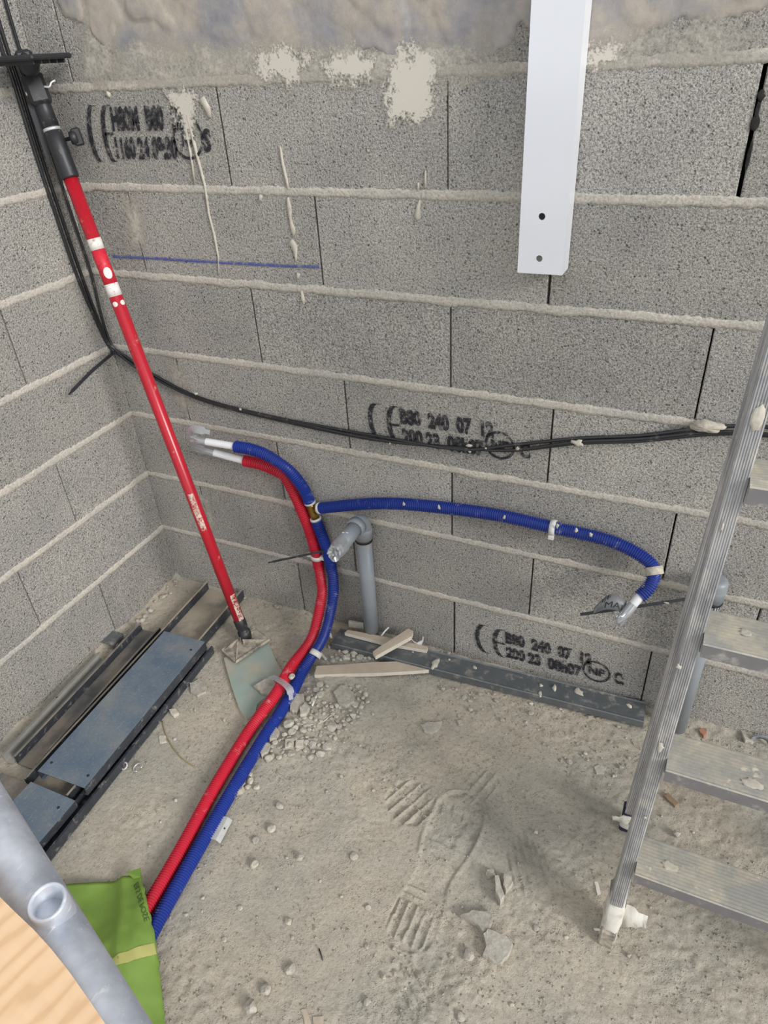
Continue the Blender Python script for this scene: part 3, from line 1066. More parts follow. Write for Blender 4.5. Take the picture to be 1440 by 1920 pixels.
# dark patches painted as shaded holes beside the open joint at the upper right
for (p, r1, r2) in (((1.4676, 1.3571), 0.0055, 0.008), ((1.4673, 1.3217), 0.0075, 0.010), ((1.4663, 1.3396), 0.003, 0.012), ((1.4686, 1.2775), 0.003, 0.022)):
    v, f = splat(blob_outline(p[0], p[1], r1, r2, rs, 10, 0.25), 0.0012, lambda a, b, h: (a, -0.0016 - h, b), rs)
    fixn(part('hole_shade_patch', (v, f), M['core'], wall_back, True))

# ================================================================ WHITE POST
t = thing('white_post', 'white lacquered metal box profile hanging in front of the block wall', 'metal profile')
X0, X1, YF, YB, ZB, ZT = 1.121, 1.2035, -0.052, -0.003, 1.088, 2.15
wt = 0.0025
ring_o = [(X0, YF), (X1, YF), (X1, YB), (X0, YB)]
ring_i = [(X0 + wt, YF + wt), (X1 - wt, YF + wt), (X1 - wt, YB - wt), (X0 + wt, YB - wt)]
# front face is pierced by two drilled holes: build it as a grid of quads around two circles
def pierced_face(x0, x1, z0, z1, holes, y, seg=20):
    V, Fc = [], []
    zs = [z0] + [v for hx_, hz_, r in holes for v in (hz_ - 0.018, hz_ + 0.018)] + [z1]
    zs = sorted(zs)
    for k in range(len(zs) - 1):
        a, b = zs[k], zs[k + 1]
        hole = [h for h in holes if a < h[1] < b]
        base = len(V)
        if not hole:
            V += [(x0, y, a), (x1, y, a), (x1, y, b), (x0, y, b)]
            Fc.append((base, base + 1, base + 2, base + 3))
        else:
            hx_, hz_, r = hole[0]
            for q in range(seg):
                an = 2 * math.pi * q / seg
                V.append((hx_ + r * math.cos(an), y, hz_ + r * math.sin(an)))
            for q in range(seg):
                an = 2 * math.pi * q / seg
                c, s = math.cos(an), math.sin(an)
                tx = ((x1 - hx_) if c > 0 else (x0 - hx_)) / c if abs(c) > 1e-6 else 1e9
                tz = ((b - hz_) if s > 0 else (a - hz_)) / s if abs(s) > 1e-6 else 1e9
                m_ = min(tx, tz)
                V.append((hx_ + c * m_, y, hz_ + s * m_))
            for q in range(seg):
                w_ = (q + 1) % seg
                Fc.append((base + q, base + seg + q, base + seg + w_, base + w_))
            for cx_, cz_ in ((x0, a), (x1, a), (x1, b), (x0, b)):
                an = math.atan2(cz_ - hz_, cx_ - hx_) % (2 * math.pi)
                q = int(an / (2 * math.pi) * seg) % seg
                V.append((cx_, y, cz_))
                Fc.append((base + seg + q, len(V) - 1, base + seg + (q + 1) % seg))
    return V, Fc
H1, H2 = ((1.1595, 1.1866), 0.0060), ((1.1598, 1.1150), 0.0058)
holes = [(H1[0][0], H1[0][1], H1[1]), (H2[0][0], H2[0][1], H2[1])]
v, f = pierced_face(X0, X1, ZB, ZT, holes, YF)
V, Fc = list(v), list(f)
for pts_, rev in ((ring_o[1:] + ring_o[:1], False),):
    b = len(V)
    for z in (ZB, ZT):
        V += [(x, y, z) for x, y in pts_]
    for k in range(3):
        Fc.append((b + k, b + k + 1, b + 4 + k + 1, b + 4 + k))
# inner walls and the cut rims
b = len(V)
for z in (ZB, ZT):
    V += [(x, y, z) for x, y in ring_o]
    V += [(x, y, z) for x, y in ring_i]
for k in range(4):
    q = (k + 1) % 4
    if k:
        Fc.append((b + 4 + k, b + 4 + q, b + 12 + q, b + 12 + k))
    Fc.append((b + k, b + q, b + 4 + q, b + 4 + k))
    Fc.append((b + 8 + k, b + 8 + q, b + 12 + q, b + 12 + k))
part('profile', (V, Fc), M['white_lacquer'], t)
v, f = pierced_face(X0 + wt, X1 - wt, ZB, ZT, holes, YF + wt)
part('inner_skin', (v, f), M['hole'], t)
for h in holes:
    part('hole_rim', sweep_rings([((h[0], YF, h[1]), h[2]), ((h[0], YF + wt, h[1]), h[2])], (0, 1, 0), 20), M['white_lacquer'], t)
setbase(t, (1.162, -0.027, ZB))

# ================================================================ CABLES
corner = [(-0.081, 1.80), (-0.080, 1.51), (-0.075, 1.43), (-0.073, 1.30), (-0.066, 1.16), (-0.056, 1.01), (-0.037, 0.894), (-0.017, 0.812)]
wallrun = [(0.045, 0.778), (0.131, 0.735), (0.279, 0.690), (0.507, 0.669), (0.777, 0.659), (0.994, 0.675), (1.119, 0.690), (1.255, 0.731), (1.380, 0.758), (1.512, 0.796), (1.62, 0.808), (1.9, 0.815), (2.3, 0.82)]
cab = []
specs = [
    ('lowest of the thin black cables running along the wall', 0.0, 0.0, 0.0038),
    ('upper black cable running along the wall beside the lowest one', 0.014, 0.0080, 0.0038),
    ('black cable nearest the wall corner at the top left', 0.044, 0.0040, 0.0034),
]
for i, (lab, off, dz, r) in enumerate(specs):
    P = []
    for k, (y, z) in enumerate(corner):
        s = 1 - max(0, (1.0 - z) / 0.2) if z < 1.0 else 1
        P.append((0.0065 + (0.0 if i < 2 else 0.002), min(-0.007, y + off * max(0.12, s)), z + (0.006 * i if z < .9 else 0)))
    for k, (x, z) in enumerate(wallrun):
        wob = 0.003 * math.sin(x * 7 + i * 2.1)
        zz = dz
        if i == 1:
            zz = 0.0080 + (0.007 if 1.1 < x < 1.7 else 0) - (0.010 if 0.85 < x < 1.0 else 0)
        yy = -0.0075 - (0.004 if i == 2 else 0) - (0.0065 if (i == 1 and 0.8 < x < 1.05) else 0)
        P.append((x, yy, z + zz + (wob if i else 0)))
    o = part('black_cable', sweep(resample(catmull(P, 0.02), 0.012), r, 10), M['cable'], None, True)
    tag(o, lab, 'cable', 'black cables in the corner and along the wall')
    cab.append(o)
rs = random.Random(23)
for (p, ra, rb) in (((0.2639, 0.7106), .0055, .004), ((0.4007, 0.6862), .004, .003), ((1.0206, 0.6877), .007, .003), ((1.1323, 0.6997), .004, .004), ((1.2591, 0.7350), .012, .008), ((1.0227, 0.6733), .004, .003), ((1.0599, 0.6882), .002, .002), ((0.8233, 0.6592), .0015, .003)):
    v, f = splat(blob_outline(p[0], p[1], ra, rb, rs, 12, 0.4), 0.004, lambda a, b, h: (a, -0.013 - h, b), rs)
    fixn(part('plaster_splash', (v, f), M['splash'], cab[0], True))
# crumbly mortar lump over the cables next to the ladder
v, f = splat(blob_outline(1.495, 0.812, 0.030, 0.011, rs, 22, 0.22), 0.016, lambda a, b, h: (a, -0.008 - h, b), rs)
tag(fixn(part('mortar_lump', (v, f), M['rock_pale'], None, True)), 'pinkish-grey mortar lump stuck over the cables beside the ladder', 'mortar lump')

def tie_strip(P, w_, th, up):
    """flat strap along points"""
    pts = resample(catmull(P, 0.004), 0.006)
    V, Fc = [], []
    for i, p in enumerate(pts):
        tng = (pts[min(i + 1, len(pts) - 1)] - pts[max(0, i - 1)]).normalized()
        s = tng.cross(Vector(up)).normalized()
        n = s.cross(tng)
        ww = w_ * (1 if i < len(pts) - 3 else 0.6)
        for a, b in ((-1, -1), (1, -1), (1, 1), (-1, 1)):
            V.append(p + s * (a * ww / 2) + n * (b * th / 2))
    for i in range(len(pts) - 1):
        for k in range(4):
            q = (k + 1) % 4
            Fc.append((i * 4 + k, i * 4 + q, (i + 1) * 4 + q, (i + 1) * 4 + k))
    Fc += [(3, 2, 1, 0), tuple((len(pts) - 1) * 4 + k for k in range(4))]
    return V, Fc

t = thing('cable_tie', 'black cable tie with a long tail around the cables in the corner', 'cable tie')
A = Vector((0.020, -0.024, 0.800))
B_ = Vector((0.055, -0.229, 0.773))
fixn(part('tail', tie_strip([A, A.lerp(B_, 0.5) + Vector((0, 0, 0.004)), B_], 0.0085, 0.0014, (0.4, 0.3, 1)), M['black_plastic'], t))
part('head', xf(bbox(-0.006, 0.006, -0.005, 0.005, -0.004, 0.004, 0.001), Matrix.Translation((0.019, -0.022, 0.800))), M['black_plastic'], t)
setbase(t, (0.019, -0.022, 0.80))

# ================================================================ RED PROP POLE
t = thing('telescopic_prop', 'red telescopic support pole leaning into the wall corner', 'support pole')
PB = Vector((0.402, -0.1815, 0.030))
PT = Vector((0.070, -0.065, 1.327))
ax = (PT - PB).normalized()
Lp = (PT - PB).length
at = lambda s: PB + ax * s
part('red_tube', sweep_rings([(at(0.060), 0.0150), (at(0.060), 0.0160), (at(0.40), 0.0160), (at(Lp - 0.09), 0.0160)], ax, 24, (True, True)), M['red_paint'], t, True)
part('foot_joint', sweep_rings([(at(-0.005), 0.016), (at(0.010), 0.019), (at(0.022), 0.0185), (at(0.024), 0.0155), (at(0.032), 0.015), (at(0.038), 0.0172), (at(0.062), 0.0175), (at(0.066), 0.0155)], ax, 20, (True, True)), M['black_plastic'], t, True, 'black ribbed plastic joint')
# foot plate: thin rectangular pad with a raised rim and four webs rising to the joint
fa = math.atan2(0.116, 0.043)
fm = Matrix.Translation((0.414, -0.202, hz(0.414, -0.202) + 0.016)) @ Matrix.Rotation(fa, 4, 'Z')
pad = xf(bbox(-0.062, 0.062, -0.036, 0.036, 0, 0.006, 0.0015), fm)
part('foot_plate', pad, M['dusty_plastic'], t)
for bx in ((-0.062, 0.062, -0.036, -0.033), (-0.062, 0.062, 0.033, 0.036), (-0.062, -0.059, -0.036, 0.036), (0.059, 0.062, -0.036, 0.036)):
    part('plate_rim', xf(bbox(*bx, 0.005, 0.0095, 0.0006), fm), M['dusty_plastic'], t)
for (dx, dy) in ((1, 1), (-1, 1), (1, -1), (-1, -1)):
    e1 = Vector((0.056 * dx, 0.031 * dy, 0.006))
    e0 = Vector((-0.012 + 0.008 * dx, 0.012 + 0.006 * dy, 0.006))
    e2 = e0 + Vector((0, 0, 0.020))
    s = Vector((-e1.y + e0.y, e1.x - e0.x, 0)).normalized() * 0.0013
    V = [e0 - s, e1 - s, e2 - s, e0 + s, e1 + s, e2 + s]
    part('web', xf((V, [(0, 1, 2), (5, 4, 3), (0, 3, 4, 1), (1, 4, 5, 2), (2, 5, 3, 0)]), fm), M['dusty_plastic'], t)
# sticker bands
def band(s0, s1, mat, nm, r=0.01635, lab=None):
    part(nm, sweep_rings([(at(s0), r - 0.0006), (at(s0), r), (at(s1), r), (at(s1), r - 0.0006)], ax, 28), mat, t, True, lab)
sl = lambda z: (z - PB.z) / ax.z
M['sticker_white'] = plain('worn_white_sticker', srgb(226, 222, 216), 0.5, 0, 0.04, 40, dust=srgb(150, 60, 60), dustamt=0.06, dscale=70)
M['sticker_red'] = plain('printed_red_sticker', srgb(206, 40, 58), 0.45, 0, 0.1, 60, dust=srgb(120, 16, 30), dustamt=0.25, dscale=110)
zA, zB_, zC, zD, zE = 1.112, 1.088, 1.013, 0.985, 0.972
band(sl(zB_), sl(zA), M['sticker_white'], 'sticker_band', lab='worn white sticker band')
band(sl(zC), sl(zB_), M['sticker_red'], 'sticker_body', 0.01625, 'faded red printed sticker')
band(sl(zD), sl(zC), M['sticker_white'], 'sticker_band', lab='worn white sticker band')
# oval patch, rubbed white, wrapped on the side that faces the room
pn = ax.orthogonal().normalized()
to = (Vector((0.75, -0.66, 0)) - ax * Vector((0.75, -0.66, 0)).dot(ax)).normalized()
sd_ = ax.cross(to)
def on_tube(sv, ang, r):
    return at(sv) + (to * math.cos(ang) + sd_ * math.sin(ang)) * r
def tube_patch(sc, hs, ang0, ha, r, nm, mat, n=20):
    V, Fc = [on_tube(sc, ang0, r)], []
    for j in range(1, 6):
        q = j / 5
        for k in range(n):
            a = 2 * math.pi * k / n
            V.append(on_tube(sc + q * hs * math.sin(a), ang0 + q * ha * math.cos(a), r if j < 5 else r - 0.0004))
    Fc += [(0, 1 + k, 1 + (k + 1) % n) for k in range(n)]
    for j in range(4):
        for k in range(n):
            b_ = 1 + j * n
            Fc.append((b_ + k, b_ + n + k, b_ + n + (k + 1) % n, b_ + (k + 1) % n))
    part(nm, (V, Fc), mat, t, True)
tube_patch(sl(1.036), 0.013, 0.15, 0.62, 0.0167, 'sticker_patch', M['sticker_white'])
tube_patch(sl(0.968), 0.006, -0.55, 0.42, 0.0165, 'sticker_patch', M['sticker_white'])
tube_patch(sl(0.968), 0.006, 0.72, 0.42, 0.0165, 'sticker_patch', M['sticker_white'])
# plaster scuffs
def scuff(s0, s1, a0, a1, r=0.01625):
    n, m_ = 8, 8
    V = []
    for i in range(n + 1):
        for k in range(m_ + 1):
            V.append(on_tube(s0 + (s1 - s0) * i / n, a0 + (a1 - a0) * k / m_, r))
    Fc = [(i * (m_ + 1) + k, i * (m_ + 1) + k + 1, (i + 1) * (m_ + 1) + k + 1, (i + 1) * (m_ + 1) + k) for i in range(n) for k in range(m_)]
    part('plaster_scuff', (V, Fc), M['scuff'], t, True, 'pale plaster scuff')
scuff(0.062, 0.150, -0.1, 1.0)
scuff(0.36, 0.47, -0.7, 0.3)
# black grip, collar and trigger
g0 = Lp - 0.092
part('grip', sweep_rings([(at(g0), 0.0165), (at(g0), 0.0195), (at(g0 + 0.004), 0.0200), (at(g0 + 0.050), 0.0200), (at(g0 + 0.094), 0.0195), (at(g0 + 0.096), 0.0165)], ax, 24, (True, True)), M['black_plastic'], t, True, 'black plastic grip')
part('collar_ring', sweep_rings([(at(g0 + 0.096), 0.0150), (at(g0 + 0.096), 0.0188), (at(g0 + 0.102), 0.0188), (at(g0 + 0.102), 0.015)], ax, 24), M['steel'], t, True, 'bright steel ring')
part('neck', sweep_rings([(at(g0 + 0.101), 0.0182), (at(g0 + 0.145), 0.0178), (at(g0 + 0.150), 0.0168)], ax, 24, (True, True)), M['black_plastic'], t, True)
up2 = (Vector((0, 0, 1)))
m_, _ = along(at(g0 + 0.146), at(g0 + 0.25), (0.75, -0.66, 0.2))
part('pump_body', xf(bbox(-0.022, 0.022, 0.0, 0.062, -0.021, 0.021, 0.007), m_), M['black_plastic'], t, False, 'black pump housing')
part('pump_cap', xf(bbox(-0.0185, 0.0185, 0.058, 0.104, -0.018, 0.018, 0.007), m_), M['black_plastic'], t)
part('bolt', xf(sweep_rings([((0.0, 0.058, 0.019), 0.0042), ((0.0, 0.058, 0.0225), 0.0042), ((0.0, 0.058, 0.0232), 0.002)], (0, 0, 1), 12, (True, True)), m_), M['steel'], t, True, 'steel bolt head')
part('bolt', xf(sweep_rings([((-0.020, 0.026, 0.006), 0.0042), ((-0.0245, 0.026, 0.006), 0.0042), ((-0.0248, 0.026, 0.006), 0.002)], (-1, 0, 0), 12, (True, True)), m_), M['steel'], t, True, 'steel bolt head')
part('latch', xf(sweep(resample(catmull([(0.016, 0.030, 0.020), (0.026, 0.027, 0.024), (0.032, 0.034, 0.023), (0.042, 0.037, 0.022)], 0.003), 0.003), 0.0024, 8), m_), M['steel'], t, True, 'steel latch wire')
# hanging trigger lever on the left
lv0 = at(g0 + 0.150) + Vector((-0.016, -0.012, 0))
lv1 = lv0 + Vector((0.006, -0.004, -0.115))
m2, L2 = along(lv1, lv0, (0.7, -0.7, 0.1))
prof = [(-0.004, 0), (0.004, 0), (0.0095, L2), (-0.0095, L2)]
V = [(u, y, z) for z in (-0.004, 0.004) for u, y in prof]
part('trigger', xf((V, [(0, 1, 2, 3), (7, 6, 5, 4), (0, 4, 5, 1), (1, 5, 6, 2), (2, 6, 7, 3), (3, 7, 4, 0)]), m2), M['black_plastic'], t, False, 'black trigger lever')
# wing knob on the right
kc = at(g0 + 0.075)
kd = (Vector((0.75, 0.65, 0)) - ax * Vector((0.75, 0.65, 0)).dot(ax)).normalized()
part('knob', sweep_rings([(kc + kd * 0.018, 0.004), (kc + kd * 0.030, 0.004), (kc + kd * 0.030, 0.0125), (kc + kd * 0.036, 0.0145), (kc + kd * 0.044, 0.0135), (kc + kd * 0.046, 0.009)], kd, 16, (True, True)), M['black_plastic'], t, True, 'black clamping knob')
m3, _ = along(kc + kd * 0.036, kc + kd * 0.06, ax)
part('knob_wing', xf(bbox(-0.005, 0.005, 0.0, 0.020, -0.018, 0.018, 0.003), m3), M['black_plastic'], t)
# rod and head plate
rod0 = at(g0 + 0.245)
hp = Vector((0.088, -0.095, 1.462))
part('rod', sweep([rod0, hp - Vector((0, 0, 0.012))], 0.0085, 14), M['black_plastic'], t, True)
part('head_socket', sweep_rings([(hp - Vector((0, 0, 0.026)), 0.010), (hp - Vector((0, 0, 0.020)), 0.017), (hp - Vector((0, 0, 0.004)), 0.022), (hp, 0.022)], (0, 0, 1), 18, (True, True)), M['black_plastic'], t, True)
hm = Matrix.Translation(hp) @ Matrix.Rotation(math.radians(12), 4, 'Z')
part('head_plate', xf(bbox(-0.060, 0.060, -0.068, 0.068, 0.0, 0.010, 0.003), hm), M['black_plastic'], t, False, 'black square head plate')
for k in range(5):
    part('head_rib', xf(bbox(-0.050, 0.050, -0.052 + k * 0.026 - 0.002, -0.052 + k * 0.026 + 0.002, -0.007, 0.001, 0.0008), hm), M['black_plastic'], t)
setbase(t, (0.414, -0.202, hz(0.414, -0.202)))

# ================================================================ GREEN BOARD OFFCUT under the pole foot
pts = [((0.3740, -0.2601)), ((0.4093, -0.2144)), ((0.4592, -0.1575)), ((0.5178, -0.2106)), ((0.5695, -0.2492)), ((0.5687, -0.2706)), ((0.5712, -0.3270)), ((0.5584, -0.3678)), ((0.5719, -0.3989)), ((0.5597, -0.4207)), ((0.5211, -0.3982)), ((0.4496, -0.3344))]
zb = hz(0.47, -0.27)
v, f = poly_prism(pts, zb + 0.002, zb + 0.0135, 0.0006, random.Random(4))
me = mesh('board_offcut', v, f, [M['green_board'], M['board_core']])
for p in me.polygons:
    p.material_index = 0 if abs(p.normal.z) > 0.7 else 1
fixn(tag(link('board_offcut', me), 'torn pale green plasterboard offcut lying under the foot of the red pole', 'plasterboard'))

# ================================================================ STEEL STUDS IN THE PILE
def channel(w_, h_, th=0.0016, lip=0.006, up=True):
    """C-shaped section, closed outline; up=True opens upwards"""
    o = [(-w_ / 2, 0), (w_ / 2, 0), (w_ / 2, h_), (w_ / 2 - lip, h_), (w_ / 2 - lip, h_ - th), (w_ / 2 - th, h_ - th), (w_ / 2 - th, th), (-w_ / 2 + th, th), (-w_ / 2 + th, h_ - th), (-w_ / 2 + lip, h_ - th), (-w_ / 2 + lip, h_), (-w_ / 2, h_)]
    if not up:
        o = [(u, h_ - z) for u, z in o]
    return o

def stud(label, p0, p1, w_, h_, up, mats, group, roll=0.0, lip=0.006, screws=()):
    root = thing('metal_stud', label, 'metal stud', group)
    m_, L = along(p0, p1)
    m_ = m_ @ Matrix.Rotation(roll, 4, 'Y')
    o = link('channel', mesh('channel', *xf(extrude(channel(w_, h_, 0.0016, lip, up), L), m_), mats), root)
    fixn(o)
    if len(mats) > 1:
        mi = m_.to_3x3().inverted()
        for p in o.data.polygons:
            n = mi @ p.normal
            p.material_index = 0 if abs(n.z) > 0.7 else 1
    for (sx_, sy_) in screws:
        c = m_ @ Vector((sx_, sy_, h_ if not up else 0.0016))
        part('screw_hole', sweep_rings([(c, 0.0034), (c + Vector((0, 0, 0.0010)), 0.0032), (c + Vector((0, 0, 0.0010)), 0.0015)], (0, 0, 1), 12, (True, True)), M['hole'], root, True)
    setbase(root, tuple(p0))
    return root
G_ = 'galvanised steel studs piled along the left wall'
stud('long dust-filled open steel channel whose far end touches the back wall', (0.245, -0.79, 0.006), (0.211, -0.014, 0.006), 0.136, 0.034, True, [M['galv_sand'], M['galv_dark']], G_)
stud('blue-tinted flat-topped steel stud lying uppermost on the pile', (0.286, -0.772, 0.0385), (0.2575, -0.272, 0.0365), 0.140, 0.028, False, [M['galv_blue'], M['galv_dark']], G_, 0.0, 0.008, ((0.055, 0.03), (-0.055, 0.03), (0.05, 0.46)))
stud('narrow dark steel stud lying on its side at the right edge of the pile', (0.368, -1.14, 0.004), (0.3155, -0.250, 0.004), 0.034, 0.026, True, [M['galv_dark'], M['galv_dark']], G_)
stud('open dark steel channel with brown dust between pile and left wall', (0.134, -0.752, 0.006), (0.102, -0.248, 0.006), 0.074, 0.030, True, [M['galv_dusty'], M['galv_dark']], G_)
stud('flat steel stud with a screw in the near end of the pile', (0.289, -1.18, 0.031), (0.282, -0.797, 0.032), 0.138, 0.022, False, [M['galv_blue'], M['galv_dark']], G_, 0.0, 0.008, ((0.045, 0.355), (-0.05, 0.30)))
stud('dusty flat steel stud at the near left end of the pile', (0.165, -1.16, 0.004), (0.158, -0.797, 0.004), 0.110, 0.0265, False, [M['galv_dusty'], M['galv_blue']], G_)
# pale angle strip against the left wall
root = thing('metal_angle', 'pale narrow metal angle strip standing beside the left wall', 'metal strip')
m_, L = along((0.074, -0.76, 0.004), (0.046, -0.395, 0.004))
part('angle', xf(extrude([(-0.011, 0), (0.011, 0), (0.011, 0.0016), (-0.009, 0.0016), (-0.009, 0.030), (0.000, 0.034), (0.000, 0.0356), (-0.011, 0.0316)], L), m_), M['galv_light'], root)
fixn(root.children[0])
c = m_ @ Vector((-0.004, 0.19, 0.0338))
part('screw_hole', sweep_rings([(c, 0.003), (c + Vector((0, 0, 0.001)), 0.003), (c + Vector((0, 0, 0.001)), 0.001)], (0, 0, 1), 10, (True, True)), M['hole'], root)
setbase(root, (0.06, -0.58, 0.0))
root = thing('metal_offcut', 'short cut piece of steel channel lying between pile and left wall', 'metal piece')
m_, L = along((0.018, -0.352, 0.008), (0.014, -0.300, 0.008))
fixn(part('channel', xf(extrude(channel(0.046, 0.016, 0.0014, 0.003, False), L), m_), M['galv_rail'], root))
setbase(root, (0.016, -0.33, 0.0))

# ================================================================ RAIL ALONG THE WALL BASE
root = thing('floor_rail', 'long dark zinc rail lying on the floor along the back wall', 'metal rail')
p0, p1 = Vector((1.500, -0.0415, 0.010)), Vector((0.645, -0.078, 0.006))
m_, L = along(p0, p1)
sec = [(-0.0335, 0.0), (-0.0335, 0.021), (-0.0315, 0.0235), (-0.0275, 0.0215), (0.0275, 0.0215), (0.0315, 0.0235), (0.0335, 0.021), (0.0335, 0.0), (0.0321, 0.0), (0.0321, 0.0195), (-0.0321, 0.0195), (-0.0321, 0.0)]
fixn(part('rail', xf(extrude(sec, L), m_), M['galv_rail'], root))
rs = random.Random(31)
for (px_, py_, ra, rb, hh_) in ((0.955, -0.077, 0.010, 0.022, 0.006), (1.06, -0.052, .006, .004, .004), (1.24, -0.050, .006, .005, .004), (1.275, -0.046, .010, .006, .007), (1.335, -0.036, .014, .009, .006), (1.46, -0.035, .008, .005, .005), (1.245, -0.078, .010, .004, .003), (0.88, -0.060, .003, .003, .003), (0.985, -0.050, .003, .003, .003)):
    v, f = splat(blob_outline(px_, py_, ra, rb, rs, 12, 0.35, rs.uniform(0, 3)), hh_, lambda a, b, h: (a, b, 0.0295 + h), rs)
    fixn(part('plaster_splash', (v, f), M['splash'], root, True))
setbase(root, tuple(p1))

# ================================================================ SUPPLY PIPES
def ring_around(c, d, r0, r1, L, seg=20):
    c, d = Vector(c), Vector(d).normalized()
    a, b = c - d * L / 2, c + d * L / 2
    return sweep_rings([(a, r0), (a, r1), (b, r1), (b, r0), (a, r0)], d, seg)

def crumpled_tape(c, d, r, L, rs, flare=1.25, seg=22, squash=0.35, wide=(0, 0, 1), wk=1.0):
    """duct tape wound on a pipe end, folded over and pinched shut"""
    c, d = Vector(c), Vector(d).normalized()
    b = (Vector(wide) - d * Vector(wide).dot(d)).normalized()
    n = d.cross(b)
    V, Fc = [], []
    rows = [(0.0, 1.03, 1.03, 0.0), (0.34, 1.05, 1.05, 0.01), (0.46, 1.03, 1.08, 0.04), (0.60, 0.92, 1.16, 0.12), (0.76, 0.72, flare, 0.20), (0.90, 0.5 * (1 + squash), flare * 1.05, 0.26), (1.0, squash, flare, 0.30)]
    ph = rs.uniform(0, 6)
    for i, (s, ka, kb, wr) in enumerate(rows):
        wr *= wk
        for k in range(seg):
            a = 2 * math.pi * k / seg
            q = 1 + wr * (0.6 * math.cos(5 * a + ph) * (1 if k % 2 else -0.6) + rs.uniform(-0.5, 0.5))
            V.append(c + d * (L * s + wr * 0.02 * rs.uniform(-1, 1)) + n * (r * ka * q * math.cos(a)) + b * (r * kb * q * math.sin(a)))
    for i in range(len(rows) - 1):
        for k in range(seg):
            q = (k + 1) % seg
            Fc.append((i * seg + k, i * seg + q, (i + 1) * seg + q, (i + 1) * seg + k))
    Fc.append(tuple(k for k in range(seg))[::-1])
    e = len(V)
    last = (len(rows) - 1) * seg
    for k in range(seg):                      # the mouth is folded inwards
        p = V[last + k]
        V.append(c + d * (L * (0.86 if k % 3 else 0.97)) + (p - c - d * L) * (0.55 if k % 2 else 0.4))
    for k in range(seg):
        q = (k + 1) % seg
        Fc.append((last + k, last + q, e + q, e + k))
    Fc.append(tuple(e + k for k in range(seg)))
    return V, Fc

RC = 0.0158
rs = random.Random(8)
def gz(p, dz=RC - 0.002):
    return (p[0], p[1], hz(p[0], p[1]) + dz)
red_floor = [gz((0.67, -1.30)), gz((0.655, -1.05)), gz((0.6425, -0.8958)), gz((0.6287, -0.7785)), gz((0.6072, -0.6307)), gz((0.5915, -0.4724)), (0.5965, -0.4027, 0.0260), (0.6016, -0.3351, 0.0340)]
red_path = red_floor + [(0.5894, -0.2400, 0.0327), (0.6049, -0.1400, 0.0631), (0.6075, -0.0680, 0.1548), (0.5957, -0.0420, 0.1899), (0.5813, -0.0230, 0.2298), (0.5768, -0.0215, 0.2845), (0.5653, -0.0215, 0.3549), (0.5521, -0.0220, 0.4054), (0.5340, -0.0205, 0.4608), (0.5094, -0.0200, 0.5091), (0.4740, -0.0205, 0.5256), (0.4326, -0.0240, 0.5361), (0.3947, -0.0300, 0.5405)]
t = thing('red_pipe', 'red corrugated water pipe curving from the floor up the wall', 'water pipe')
part('conduit', conduit(red_path, RC), M['red_conduit'], t, False)
e0, e1 = Vector(red_path[-1]), Vector((0.3108, -0.0440, 0.5573))
d = (e1 - e0).normalized()
part('inner_pipe', sweep(resample([e0 - d * 0.05, e0, e1 + d * 0.012], 0.01), 0.0100, 16), M['white_pipe'], t, True, 'white plastic pipe end')
part('tape_cap', crumpled_tape(e1, d, 0.0103, 0.058, rs, 1.25), M['tape'], t, False, 'silver tape closing the pipe')
setbase(t, red_path[2])

t = thing('blue_pipe', 'blue corrugated water pipe with a brass tee and a branch along the wall', 'water pipe')
blue_floor = [gz((0.73, -1.30)), gz((0.704, -1.08)), gz((0.6812, -0.9274)), gz((0.6657, -0.7892)), gz((0.6509, -0.6280)), gz((0.6385, -0.4710)), gz((0.6319, -0.3296))]
blue_low = blue_floor + [(0.6225, -0.2250, 0.0266), (0.6393, -0.1350, 0.0706), (0.6395, -0.0660, 0.1432), (0.6340, -0.0380, 0.1980), (0.6218, -0.0225, 0.2406), (0.6130, -0.0215, 0.3031), (0.6018, -0.0215, 0.3512), (0.5917, -0.0215, 0.3914)]
blue_up = [(0.5800, -0.0215, 0.4424), (0.5746, -0.0290, 0.4812), (0.5636, -0.0400, 0.5199), (0.5456, -0.0480, 0.5515), (0.5237, -0.0520, 0.5701), (0.4845, -0.0540, 0.5892), (0.4424, -0.0570, 0.5989), (0.3982, -0.0620, 0.6016)]
branch = [(0.6078, -0.0215, 0.4298), (0.6480, -0.0215, 0.4431), (0.7155, -0.0205, 0.4642), (0.7805, -0.0200, 0.4824), (0.8548, -0.0200, 0.4972), (0.9484, -0.0200, 0.5086), (1.0231, -0.0200, 0.5154), (1.1106, -0.0200, 0.5195), (1.1889, -0.0200, 0.5168), (1.2406, -0.0200, 0.5144), (1.3039, -0.0205, 0.5140), (1.3592, -0.0220, 0.5098), (1.4080, -0.0250, 0.4967), (1.4398, -0.0320, 0.4838), (1.4552, -0.0420, 0.4703), (1.4553, -0.0560, 0.4513), (1.4483, -0.0700, 0.4361), (1.4364, -0.0840, 0.4240)]
part('conduit', conduit(blue_low, RC), M['blue_conduit'], t, False)
part('conduit', conduit(blue_up, RC), M['blue_conduit'], t, False)
part('conduit', conduit(branch, RC * 0.98), M['blue_conduit'], t, False)
